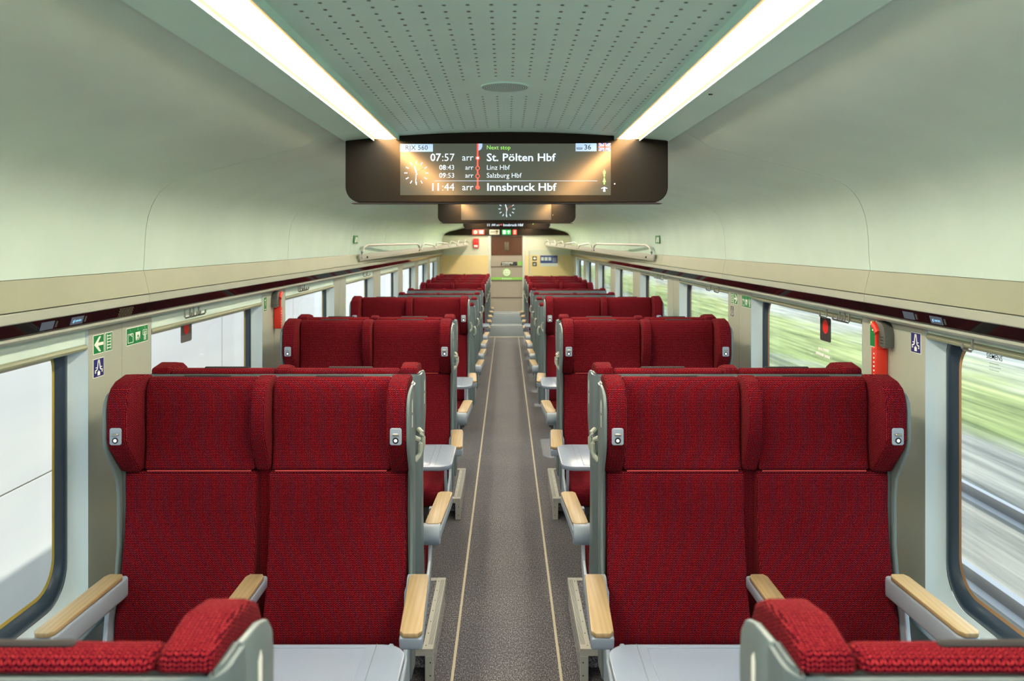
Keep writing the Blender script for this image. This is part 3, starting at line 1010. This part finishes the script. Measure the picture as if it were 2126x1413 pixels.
def display(d, bottom, label, content):
    t = thing('overhead_display', label, 'display', (0, d, 0), 0, 'overhead displays across the aisle')
    hw = 0.649
    o = [(p[0], p[1]) for p in rrect(-hw, hw, bottom, EYE + 0.40, (0.062, 0.062, 0.001, 0.001), 8)]
    o = [p for p in o if p[1] < EYE + 0.39] 
    topc = [(x, ceil_z(x) - 0.0005) for x in [hw - 2 * hw * k / 14 for k in range(15)]]
    k0 = next(i for i, p in enumerate(o) if p[0] < 0)
    lower = o[:]
    # outline: bottom-left corner, bottom-right corner, then the ceiling arc back
    obj('case', prism(lower + topc, 0.0, 0.085, 'y', 0.003, 1, 60), 'case_black', t)
    rim = prism([(-hw + 0.02, bottom - 0.004), (hw - 0.02, bottom - 0.004), (hw - 0.05, bottom + 0.001), (-hw + 0.05, bottom + 0.001)], 0.004, 0.08, 'y')
    obj('case_edge', rim, 'slot_black', t)
    dz = bottom - 2.0147
    fr = ((0, -0.0012, dz), (1, 0, 0), (0, 0, 1))

    def F_(p):
        return fr

    def rect(x0, y0, x1, y1):
        return [px(x0, y1), px(x1, y1), px(x1, y0), px(x0, y0)]
    sc = obj('screen', flat([rect(831, 298, 1268, 405)], ((0, 0, dz), (1, 0, 0), (0, 0, 1)), 0.0012), 'case_black' if content == 'line' else 'screen', t)
    lay = [0.0]

    def draw(polys, m_, name, lift=0.0003):
        obj(name, flat(polys, fr, 0.0002, lift), m_, sc)

    def write(s_, x, y, h, m_, bold=0.0, align='LEFT', sx=1.0, lift=0.0009):
        p = px(x, y)
        obj('screen_text', text_mesh(s_, h, ((p[0], -0.0012, p[1] + dz), (1, 0, 0), (0, 0, 1)), bold, align, lift, sx), m_, sc)

    def clock(cx, cy, r):
        c = px(cx, cy)
        R_ = r / 516.0
        sh = []
        for k in range(12):
            a = math.radians(30 * k)
            v = Vector((math.sin(a), math.cos(a)))
            sh.append(stroke(Vector(c) + v * R_ * 0.74, Vector(c) + v * R_, R_ * 0.08))
        for a, ln, w_ in ((-16, 0.62, 0.11), (184, 0.86, 0.07)):
            v = Vector((math.sin(math.radians(a)), math.cos(math.radians(a))))
            sh.append(stroke(Vector(c) - v * R_ * 0.16, Vector(c) + v * R_ * ln, R_ * w_))
        draw(sh, 'screen_white', 'clock_face')
        v = Vector((math.sin(math.radians(58)), math.cos(math.radians(58))))
        draw([stroke(Vector(c) - v * R_ * 0.2, Vector(c) + v * R_ * 0.85, R_ * 0.025)], 'screen_red', 'second_hand', 0.0006)
    if content == 'stops':
        draw([rect(831, 299, 899, 315)], 'screen_box', 'train_box')
        write('RJX 560', 865, 307, 0.0275, 'screen_ink', 0.0, 'CENTER')
        write('Next stop', 1010, 306.5, 0.0235, 'screen_green')
        for y, big in ((327.5, 1), (389, 1), (348, 0), (364.5, 0)):
            hh, mm, st = {327.5: ('07', ':57', 'St. Pölten Hbf'), 348: ('08', ':43', 'Linz Hbf'), 364.5: ('09', ':53', 'Salzburg Hbf'), 389: ('11', ':44', 'Innsbruck Hbf')}[y]
            h_ = 0.043 if big else 0.0275
            write(mm, 944, y, h_, 'screen_white', 0.0, 'RIGHT')
            write(hh, 944 - (28.5 if big else 18), y, h_, 'screen_white', 0.018, 'RIGHT')
            write('arr', 983, y, 0.038 if big else 0.0275, 'screen_white', 0.0, 'RIGHT')
            write(st, 1010, y, 0.0435 if big else 0.0275, 'screen_white', 0.017 if big else 0.0, sx=1.125 if big else 1.0)
        clock(864.5, 359, 25)
        draw([rect(990, 298, 993.4, 389)], 'screen_red', 'route_line')
        draw([circle(*px(991.7, y), 4.6 / 516, 18) for y in (328, 349, 365.5, 389)], 'screen_red', 'route_stop', 0.0005)
        draw([circle(*px(991.7, 328), 2.6 / 516, 14)], 'screen_white', 'route_stop', 0.0008)
        draw([circle(*px(991.7, y), 2.8 / 516, 14) for y in (349, 365.5)], 'screen', 'route_stop', 0.0008)
        draw([[px(993.4, 298), px(993.4, 313), px(999, 310), px(1001.5, 304), px(1001.5, 298)][::-1]], 'screen_box', 'route_leaf')
        draw([rect(902, 375, 1240, 375.7)], 'screen_white', 'rule_line')
        draw([rect(1195, 297.5, 1238.5, 314)], 'screen_box', 'coach_box')
        draw([rect(1197, 306, 1209, 310)], 'screen_ink', 'coach_icon', 0.0005)
        draw([rect(1198, 307, 1208, 308.5)], 'screen_box', 'coach_icon', 0.0008)
        write('36', 1212.5, 306, 0.0285, 'screen_ink', 0.012)
        fx0, fx1, fy0, fy1 = 1242.5, 1268, 297, 313.5
        a0, a1 = px(fx0, fy1)[0], px(fx1, fy1)[0]
        b0, b1 = px(fx0, fy1)[1], px(fx1, fy0)[1]
        cl = lambda p: clip(p, a0, a1, b0, b1)
        draw([rect(fx0, fy0, fx1, fy1)], 'screen_blue', 'flag_field')
        draw([cl(stroke((a0 - .01, b0 - .0065), (a1 + .01, b1 + .0065), 0.0075)), cl(stroke((a0 - .01, b1 + .0065), (a1 + .01, b0 - .0065), 0.0075))], 'screen_white', 'flag_saltire', 0.0005)
        draw([cl(stroke((a0 - .01, b0 - .0065), (a1 + .01, b1 + .0065), 0.0026)), cl(stroke((a0 - .01, b1 + .0065), (a1 + .01, b0 - .0065), 0.0026))], 'screen_red', 'flag_saltire', 0.0007)
        mx, mz = (a0 + a1) / 2, (b0 + b1) / 2
        draw([[(a0, mz - .0052), (a1, mz - .0052), (a1, mz + .0052), (a0, mz + .0052)], [(mx - .0052, b0), (mx + .0052, b0), (mx + .0052, b1), (mx - .0052, b1)]], 'screen_white', 'flag_cross', 0.0009)
        draw([[(a0, mz - .003), (a1, mz - .003), (a1, mz + .003), (a0, mz + .003)], [(mx - .003, b0), (mx + .003, b0), (mx + .003, b1), (mx - .003, b1)]], 'screen_red', 'flag_cross', 0.0011)
        # man, woman, coach pictograms
        c = px(1254.5, 359)
        draw([circle(c[0], c[1] + 0.0115, 0.0024, 10), rrect(c[0] - 0.0052, c[0] + 0.0052, c[1] - 0.004, c[1] + 0.0085, 0.002, 2), [(c[0] - .003, c[1] - .0145), (c[0] + .003, c[1] - .0145), (c[0] + .003, c[1] - .003), (c[0] - .003, c[1] - .003)]], 'screen_green', 'man_icon')
        c = px(1254.5, 376)
        draw([circle(c[0], c[1] + 0.0125, 0.0024, 10), [(c[0] - .0065, c[1] - .004), (c[0] + .0065, c[1] - .004), (c[0] + .003, c[1] + .0095), (c[0] - .003, c[1] + .0095)], [(c[0] - .0028, c[1] - .013), (c[0] + .0028, c[1] - .013), (c[0] + .0028, c[1] - .003), (c[0] - .0028, c[1] - .003)]], 'screen_green', 'woman_icon')
        c = px(1254.5, 393)
        draw([[(c[0] - .005, c[1] - .0095), (c[0] + .005, c[1] - .0095), (c[0] + .0035, c[1] + .007), (c[0] - .0035, c[1] + .007)], stroke((c[0] - .012, c[1] + .003), (c[0], c[1] + .009), .0035), stroke((c[0] + .012, c[1] + .003), (c[0], c[1] + .009), .0035)], 'screen_box', 'coach_pictogram')
    elif content == 'clock':
        clock(1052, 352, 40)
    else:
        write('11', 925, 393, 0.052, 'screen_white', 0.02, 'RIGHT')
        write(':44', 965, 393, 0.052, 'screen_white', 0.012, 'RIGHT')
        write('arr', 1000, 393, 0.045, 'screen_white', 0.01, 'RIGHT')
        draw([circle(*px(1010, 390), 6 / 516, 14)], 'screen_red', 'route_stop')
        write('Innsbruck Hbf', 1024, 393, 0.052, 'screen_white', 0.02)
        draw([circle(*px(1254, 384), 4 / 516, 12)], 'screen_green', 'status_dot')
    obj('case_lens', prism(circle(*[a + b for a, b in zip(px(1276, 381.5), (0, dz))], 0.003, 10), -0.002, 0.0, 'y'), 'aluminium', t)
    return t


display(3.352, 2.0147, 'nearest black overhead display listing stops and arrival times', 'stops')
display(7.85, 2.042, 'middle black overhead display showing a white analogue clock', 'clock')
display(12.4, 2.070, 'farthest black overhead display with one line of white text', 'line')

# ------------------------------------------------------------------ luggage racks
for s, side in ((-1, 'left'), (1, 'right')):
    t = thing('luggage_rack', f'pale open luggage rack with hooped guard rail above the far {side} windows', 'luggage rack')
    A, B = Vector((s * 1.33, 7.55, 1.695)), Vector((s * 0.79, 17.42, 1.815))

    def at(u, dz=0.0, dx=0.0):
        p = A.lerp(B, u)
        return (p.x + s * dx, p.y, p.z + dz)

    def skew(u0, u1, dx0, dx1, z0, z1):
        bm = bmesh.new()
        v = [bm.verts.new(at(u, z, x)) for u in (u0, u1) for z in (z0, z1) for x in (dx0, dx1)]
        for f in ((0, 1, 3, 2), (4, 6, 7, 5), (0, 4, 5, 1), (2, 3, 7, 6), (0, 2, 6, 4), (1, 5, 7, 3)):
            bm.faces.new([v[i] for i in f])
        return finish('bar', bm)
    obj('front_rail', skew(0.0, 1.0, 0.0, 0.014, -0.004, 0.055), 'rack', t)
    bm = bmesh.new()
    v = [bm.verts.new(p) for p in (at(0.0, 0.004), at(1.0, 0.004), (s * 1.352, 17.42, 1.819), (s * 1.352, 7.55, 1.699), at(0.0, 0.016), at(1.0, 0.016), (s * 1.352, 17.42, 1.831), (s * 1.352, 7.55, 1.711))]
    for f in ((0, 3, 2, 1), (4, 5, 6, 7), (0, 1, 5, 4), (1, 2, 6, 5), (2, 3, 7, 6), (3, 0, 4, 7)):
        bm.faces.new([v[i] for i in f])
    obj('rack_shelf', finish('shelf', bm), 'rack_shelf', t)
    hoops = [(0.0, 0.35), (0.355, 0.49), (0.495, 0.66), (0.665, 0.78), (0.785, 0.90), (0.905, 0.995)]
    for u0, u1 in hoops:
        bm = bmesh.new()
        H = 0.135 if u0 == 0 else 0.105
        c = 0.02
        pts = [at(u0 + 0.006, 0.02), at(u0 + 0.008, H * 0.55), at(u0 + 0.014, H * 0.85), at(u0 + 0.030, H), at((u0 + u1) / 2, H - 0.012), at(u1 - 0.030, H - 0.025), at(u1 - 0.014, (H - 0.025) * 0.85), at(u1 - 0.008, H * 0.5), at(u1 - 0.006, 0.02)]
        add_tube(bm, pts, 0.011, 8)
        obj('guard_hoop', finish('hoop', bm), 'rack', t)
    for u in (0.03, 0.34):
        obj('bolt', prism(circle(at(u)[0], at(u)[2] + 0.022, 0.010, 12), at(u)[1] - 0.012, at(u)[1] + 0.002, 'y'), 'slot_black', t)
    for k in range(1, 6):
        p = at(k / 6.0)
        obj('wall_bracket', box(p[0] + s * 0.015, s * 1.352, p[1] - 0.012, p[1] + 0.012, p[2] - 0.02 * 0, p[2] + 0.004), 'rack', t)

# ------------------------------------------------------------------ signs on the pillars


def wall_frame(s, d, z, proud=0.0):
    return ((s * (LAT - proud), d, z), (0, 1 if s < 0 else -1, 0), (0, 0, 1))


def sign(s, d0, d1, z0, z1, board, label, art, cat='sign', group='pillar signs', lat=LAT, ink='sign_white'):
    w_, h_ = (d1 - d0), (z1 - z0)
    c = ((d0 + d1) / 2, (z0 + z1) / 2)
    t = thing('pillar_sign', label, cat, (s * lat, c[0], c[1]), 0, group)
    fr0 = ((0, 0, 0), (0, 1 if s < 0 else -1, 0), (0, 0, 1))
    obj('border', flat([[(-w_ / 2, -h_ / 2), (w_ / 2, -h_ / 2), (w_ / 2, h_ / 2), (-w_ / 2, h_ / 2)]], fr0, 0.0010), ink, t)
    m_ = 0.0022
    obj('plate', flat([[(-w_ / 2 + m_, -h_ / 2 + m_), (w_ / 2 - m_, -h_ / 2 + m_), (w_ / 2 - m_, h_ / 2 - m_), (-w_ / 2 + m_, h_ / 2 - m_)]], fr0, 0.0014), board, t)
    fr = ((-s * 0.0014, 0, 0), fr0[1], fr0[2])
    polys = [[(p[0] * w_ / 2, p[1] * h_ / 2) for p in poly] for poly in art]
    if art is THREE:
        groups = [[p for p in polys if lo <= sum(q[0] for q in p) / len(p) / (w_ / 2) < hi] for lo, hi in ((-1, -0.35), (-0.35, 0.4), (0.4, 1))]
    else:
        groups = [[p] for p in polys] if len(polys) <= 3 else [polys]
    for grp in groups:
        obj('pictogram', flat(grp, fr, 0.0005), ink, t)
    return t, fr


ARROW_L = [[(-0.88, 0.0), (0.05, 0.78), (0.40, 0.78), (-0.15, 0.16), (0.85, 0.16), (0.85, -0.16), (-0.15, -0.16), (0.40, -0.78), (0.05, -0.78)]]
ARROW_R = [[(-x, y) for x, y in ARROW_L[0]][::-1]]
LADDER = [stroke((-0.55, -0.82), (-0.55, 0.82), 0.13), stroke((0.55, -0.82), (0.55, 0.82), 0.13)] + [stroke((-0.55, z), (0.55, z), 0.11) for z in (-0.64, -0.32, 0.0, 0.32, 0.64)]
SEATS = [stroke((-0.10, 0.80), (-0.28, -0.15), 0.16), stroke((0.10, 0.80), (0.28, -0.15), 0.16), [(-0.16, 0.85), (0.16, 0.85), (0.10, 0.55), (-0.10, 0.55)],
         stroke((-0.28, -0.15), (-0.72, -0.30), 0.14), stroke((0.28, -0.15), (0.72, -0.30), 0.14), stroke((-0.62, -0.38), (-0.62, -0.52), 0.2), stroke((0.62, -0.38), (0.62, -0.52), 0.2), stroke((-0.25, 0.05), (-0.6, 0.05), 0.09),
         stroke((0.25, 0.05), (0.6, 0.05), 0.09), [(-0.24, -0.80), (0.24, -0.80), (0.24, -0.42), (-0.24, -0.42)], stroke((-0.09, -0.36), (0.09, -0.36), 0.1)]


def ring_rect(x0, x1, y0, y1, w):
    return [stroke((x0, y0), (x1, y0), w), stroke((x0, y1), (x1, y1), w), stroke((x0, y0), (x0, y1), w * 0.5), stroke((x1, y0), (x1, y1), w * 0.5)]


THREE = ring_rect(-0.88, -0.42, -0.70, 0.30, 0.07) + [stroke((-0.70, 0.30), (-0.50, -0.05), 0.06), stroke((-0.78, 0.12), (-0.45, 0.28), 0.06)] + \
    [[(-0.20, 0.36), (0.24, 0.36), (0.20, -0.50), (0.10, -0.10), (0.05, 0.10), (-0.05, -0.10), (-0.18, -0.60)]] + [stroke((0.04, -0.2), (0.10, -0.62), 0.06), stroke((-0.04, -0.2), (-0.08, -0.62), 0.06)] + \
    ring_rect(0.50, 0.86, -0.15, 0.42, 0.07) + [stroke((0.68, 0.30), (0.68, -0.3), 0.08), stroke((0.58, 0.05), (0.80, 0.15), 0.06), stroke((0.62, -0.78), (0.62, -0.25), 0.04), stroke((0.76, -0.78), (0.76, -0.25), 0.04)] + \
    [stroke((0.62, z), (0.76, z), 0.05) for z in (-0.7, -0.55, -0.4)]


def three_sign(s, d0, d1, z0, z1, label):
    t, fr = sign(s, d0, d1, z0, z1, 'green_sign', label, THREE)
    w_, h_ = d1 - d0, z1 - z0
    dirn = 1 if s < 0 else -1
    for k, xx in enumerate((-0.66, 0.02, 0.68)):
        o = Vector(fr[0]) + Vector((0, dirn * xx * w_ / 2, 0.70 * h_ / 2))
        obj('sign_text', text_mesh(f'{k + 1}.', h_ * 0.20, (o, fr[1], fr[2]), 0.0, 'CENTER', 0.0006), 'sign_white', t)


# left, nearest pillar
sign(-1, 2.82, 2.894, 1.472, 1.538, 'green_sign', 'green sign with white arrow on the nearest left pillar', ARROW_L)
sign(-1, 2.904, 2.957, 1.472, 1.538, 'green_sign', 'green sign with white ladder on the nearest left pillar', LADDER)
sign(-1, 2.82, 2.894, 1.392, 1.457, 'blue_sign', 'blue seat and luggage sign on the nearest left pillar', SEATS)
three_sign(-1, 3.066, 3.250, 1.471, 1.536, 'wide green three-step rescue sign on the nearest left pillar')
# left, second pillar
sign(-1, 4.80, 4.855, 1.455, 1.54, 'green_sign', 'small green sign left of the emergency hammer on the second left pillar', [stroke((-0.5, 0.5), (0.5, 0.6), 0.12), stroke((0.2, 0.5), (0.2, -0.2), 0.14), stroke((-0.6, -0.7), (0.6, -0.7), 0.1)])
sign(-1, 5.105, 5.165, 1.455, 1.535, 'navy_sign', 'narrow navy seat sign on the second left pillar', SEATS)
# right, nearest pillar
sign(1, 3.13, 3.21, 1.455, 1.54, 'green_sign', 'green sign half hidden by the hammer on the nearest right pillar', [stroke((-0.5, 0.5), (0.5, 0.6), 0.12), stroke((0.3, -0.5), (0.3, -0.8), 0.14), stroke((0.3, -0.6), (0.8, -0.6), 0.12)])
sign(1, 2.815, 2.885, 1.475, 1.545, 'blue_sign', 'blue seat and luggage sign on the nearest right pillar', SEATS)
# right, second pillar
sign(1, 5.135, 5.205, 1.478, 1.546, 'green_sign', 'green ladder sign on the second right pillar', LADDER)
sign(1, 5.05, 5.125, 1.478, 1.546, 'green_sign', 'green right-pointing arrow sign on the second right pillar', ARROW_R)
sign(1, 5.135, 5.205, 1.395, 1.465, 'navy_sign', 'narrow navy seat sign on the second right pillar', SEATS)
three_sign(1, 4.77, 4.955, 1.475, 1.545, 'wide green three-step rescue sign on the second right pillar')
# small running-man signs high on the vault
for s, side in ((-1, 'left'), (1, 'right')):
    d = 7.45
    t = thing('exit_sign', f'tiny green exit sign on the {side} vault above the luggage rack', 'sign', (s * 1.352, d, 1.885), 0, 'exit signs on the vault')
    fr0 = ((0, 0, 0), (0, 1 if s < 0 else -1, 0), (0, 0, 1))
    obj('plate', flat([[(-0.10, -0.035), (0.10, -0.035), (0.10, 0.035), (-0.10, 0.035)]], fr0, 0.006), 'green_sign', t)
    obj('pictogram', flat([[(-0.06, -0.025), (0.0, -0.025), (0.03, 0.02), (-0.02, 0.02)], [(0.04, -0.025), (0.08, -0.025), (0.08, 0.02), (0.04, 0.02)]], ((-s * 0.006, 0, 0), fr0[1], fr0[2]), 0.001), 'sign_white', t)

# ------------------------------------------------------------------ emergency hammers
for s, d, lab in ((1, 3.06, 'red emergency hammer in grey holder on the nearest right pillar'), (-1, 5.0, 'red emergency hammer in grey holder on the second left pillar')):
    t = thing('emergency_hammer', lab, 'hammer', (s * LAT, d, 1.455), 0, 'emergency hammers')
    t.scale = (0.8, 0.62, 0.86)
    hp = [(-0.085, -0.005 + 0.03), (-0.085, 0.075), (-0.07, 0.105), (-0.04, 0.120), (0.03, 0.128), (0.05, 0.12), (0.05, 0.10), (0.0, 0.085), (-0.005, 0.02), (-0.085, 0.02)]
    obj('holder', prism(hp, -s * 0.0, -s * 0.045, 'x', 0.006, 2), 'holder_grey', t)
    for k in range(3):
        obj('holder_slot', box(-s * 0.0455, -s * 0.046, -0.07, -0.03, 0.035 + k * 0.013, 0.039 + k * 0.013), 'slot_black', t)
    obj('handle', prism(rrect(-0.005, 0.062, -0.135, 0.012, 0.008, 3), -s * 0.004, -s * 0.055, 'x', 0.005, 2), 'hammer_red', t)
    obj('neck', prism([(-0.002, 0.0), (0.018, 0.0), (0.020, 0.09), (-0.002, 0.09)], -s * 0.025, -s * 0.055, 'x', 0.003, 1), 'hammer_red', t)
    obj('hammer_head', tube([(-s * 0.045, -0.005, 0.075), (-s * 0.045, 0.02, 0.098), (-s * 0.045, 0.052, 0.108)], 0.017, 12), 'hammer_red', t)
    obj('hammer_tip', tube([(-s * 0.045, 0.050, 0.108), (-s * 0.045, 0.078, 0.116)], 0.010, 10), 'brass', t)
    obj('handle_notch', boxes([(-s * 0.0545, -s * 0.0565, 0.020, 0.034, -0.125 + 0.018 * k, -0.118 + 0.018 * k) for k in range(7)]), 'sign_white', t)

# ------------------------------------------------------------------ coat hooks under the strip
hook_sets = [(1, (3.58, 3.44, 3.39, 3.345), 'over the second right window'), (-1, (3.72, 3.66, 3.62, 3.56), 'over the second left window'), (1, (2.46,), 'over the nearest right window'),
             (1, (5.62, 5.40), 'over the third right window'), (-1, (5.66, 5.60, 5.55, 5.50), 'over the third left window'), (1, (7.6, 7.45, 7.3), 'over the fourth right window'), (-1, (8.2, 8.0), 'over the fourth left window')]
ordn = ['farthest', 'second', 'third', 'last']
for s, ds, lab in hook_sets:
    for k, d in enumerate(ds):
        lb = f'grey metal coat hook {lab}' if len(ds) == 1 else f'grey metal coat hook {lab}, {ordn[k] if k < len(ds) - 1 else "nearest"} of its set'
        t = thing('coat_hook', lb, 'hook', (s * 1.375, d, 1.571), 0, 'coat hooks under the window strip')
        pts = [(0, 0, 0.0), (0, 0, -0.034), (-s * 0.004, 0.0, -0.040), (-s * 0.026, 0.0, -0.034), (-s * 0.030, 0.0, -0.029), (-s * 0.030, 0.0, -0.016)]
        bm = bmesh.new()
        add_tube(bm, pts, 0.0042, 6)
        obj('hook_wire', finish('hook', bm), 'steel', t)
        obj('hook_foot', box(-0.008, 0.008, -0.012, 0.012, -0.003, 0.0, 0.001, 1), 'steel', t)

# ------------------------------------------------------------------ stickers on the panes
for s, d, lab in ((1, 3.86, 'red dot emergency sticker on the second right window'), (-1, 3.84, 'red dot emergency sticker on the second left window')):
    t = thing('window_sticker', lab, 'sticker', (s * 1.477, d, 1.452), 0, 'red dot window stickers')
    fr = ((0, 0, 0), (0, 1 if s < 0 else -1, 0), (0, 0, 1))
    obj('sticker_sheet', flat([rrect(-0.065, 0.065, -0.055, 0.055, 0.01, 3)], fr, 0.0008), 'slot_black' if s > 0 else 'holder_grey', t)
    obj('red_dot', flat([circle(0.0, 0.012, 0.033, 20)], ((-s * 0.0008, 0, 0), fr[1], fr[2]), 0.0005), 'lamp_tile_red' if False else 'alarm_red', t)
t = thing('window_sticker', 'white blocked lettering sticker low on the second right window', 'sticker', (1.477, 3.90, 1.335))
fr = ((0, 0, 0), (0, -1, 0), (0, 0, 1))
obj('white_marks', flat([[(-0.05, 0.012), (0.0, 0.012), (0.0, 0.024), (-0.05, 0.024)], [(0.01, 0.014), (0.075, 0.014), (0.075, 0.026), (0.01, 0.026)], [(-0.08, -0.012), (0.02, -0.012), (0.02, 0.0), (-0.08, 0.0)], [(0.03, -0.014), (0.09, -0.014), (0.09, -0.002), (0.03, -0.002)]], fr, 0.0008), 'sign_white', t)
t = thing('pane_print', 'small dark maker lettering printed on the nearest right window pane', 'lettering', (1.477, 2.53, 1.505))
obj('maker_name', text_mesh('SIEMENS', 0.0225, ((0, 0.035, 0), (0, -1, 0), (0, 0, 1)), 0.01, lift=0.0006), 'slot_black', t)
obj('small_print', flat([stroke((-0.02, z), (0.03 + 0.01 * (k % 2), z), 0.0012) for k, z in enumerate((-0.02, -0.030, -0.040))], ((0, 0, 0), (0, -1, 0), (0, 0, 1)), 0.0006), 'shell_light', t)

# ------------------------------------------------------------------ reservation displays in the glossy band


def band_frame(s, d, z):
    # the band leans: 1.346 at EYE-0.2225 to 1.358 at EYE-0.262
    lat = 1.346 + (EYE - 0.2225 - z) / 0.0395 * 0.012
    up = Vector((-s * 0.012, 0, 0.0395)).normalized()
    return (Vector((s * (lat - 0.0008), d, z)), Vector((0, 1 if s < 0 else -1, 0)), up)


seat_disp = [(-1, 2.62, 0.075, 'lit seat reservation display in the dark band above the nearest left window', True), (-1, 2.45, 0.07, 'unlit seat display in the dark band above the nearest left window', False),
             (1, 2.62, 0.075, 'lit seat reservation display in the dark band above the nearest right window', True), (1, 2.80, 0.075, 'unlit seat display in the dark band above the nearest right pillar', False)]
for s, d, w_, lab, lit in seat_disp:
    o, r, u = band_frame(s, d, EYE - 0.242)
    t = thing('seat_display', lab, 'display', o, 0, 'seat displays in the glossy band')
    z3 = Vector((0, 0, 0))
    obj('display_window', flat([[(-w_ / 2, -0.0125), (w_ / 2, -0.0125), (w_ / 2, 0.0125), (-w_ / 2, 0.0125)]], (z3, r, u), 0.0008), 'screen_dim', t)
    if lit:
        obj('display_text', text_mesh('ggf. reserviert', 0.0125, (z3, r, u), 0.015, 'CENTER', 0.0012, 0.72), 'screen_cyan', t)
    obj('button_row', flat([stroke((w_ / 2 + 0.012 + 0.006 * k, -0.009), (w_ / 2 + 0.012 + 0.006 * k, 0.009), 0.0035) for k in range(2)], (z3, r, u), 0.0008), 'holder_grey', t)
o, r, u = band_frame(-1, 2.955, EYE - 0.242)
t = thing('band_speaker', 'small dotted speaker grille in the dark band above the nearest left pillar', 'loudspeaker', o)
obj('grille_dots', flat([circle(-0.05 + 0.011 * i + (0.005 if j % 2 else 0), -0.013 + 0.0045 * j, 0.0016, 6) for i in range(10) for j in range(7)], (Vector((0, 0, 0)), r, u), 0.0006), 'fascia', t)

# ------------------------------------------------------------------ outside
gm = bmesh.new()
vs = [gm.verts.new(p) for p in ((-40, -60, -1.3), (90, -60, -1.3), (90, 120, -1.3), (-40, 120, -1.3))]
gm.faces.new(vs)
struct('ground', finish('ground', gm, False), 'trackside')
for k, x in enumerate((4.3, 5.75)):
    rl = tag(obj('track_rail', prism([(-0.07, 0), (0.07, 0), (0.015, 0.03), (0.036, 0.12), (0.036, 0.16), (-0.036, 0.16), (-0.036, 0.12), (-0.015, 0.03)], -60, 120, 'y'), 'rail_steel', loc=(x, 0, -1.3)),
             ['near steel rail of the neighbouring track outside the right windows', 'far steel rail of the neighbouring track outside the right windows'][k], 'rail', 'rails of the neighbouring track')
nb = thing('noise_barrier', 'pale concrete noise barrier close outside the left windows', 'barrier', (-4.1, 0, -1.3))
for k in range(-4, 14):
    obj('barrier_panel', boxes([(-0.12, 0.0, k * 4.0 + 0.01, k * 4.0 + 3.99, 0.0, 1.09), (-0.12, 0.0, k * 4.0 + 0.01, k * 4.0 + 3.99, 1.11, 2.09), (-0.12, 0.0, k * 4.0 + 0.01, k * 4.0 + 3.99, 2.11, 4.0)]), 'barrier', nb)
obj('barrier_core', box(-0.11, -0.02, -16, 56, 0, 3.98), 'barrier_joint', nb)
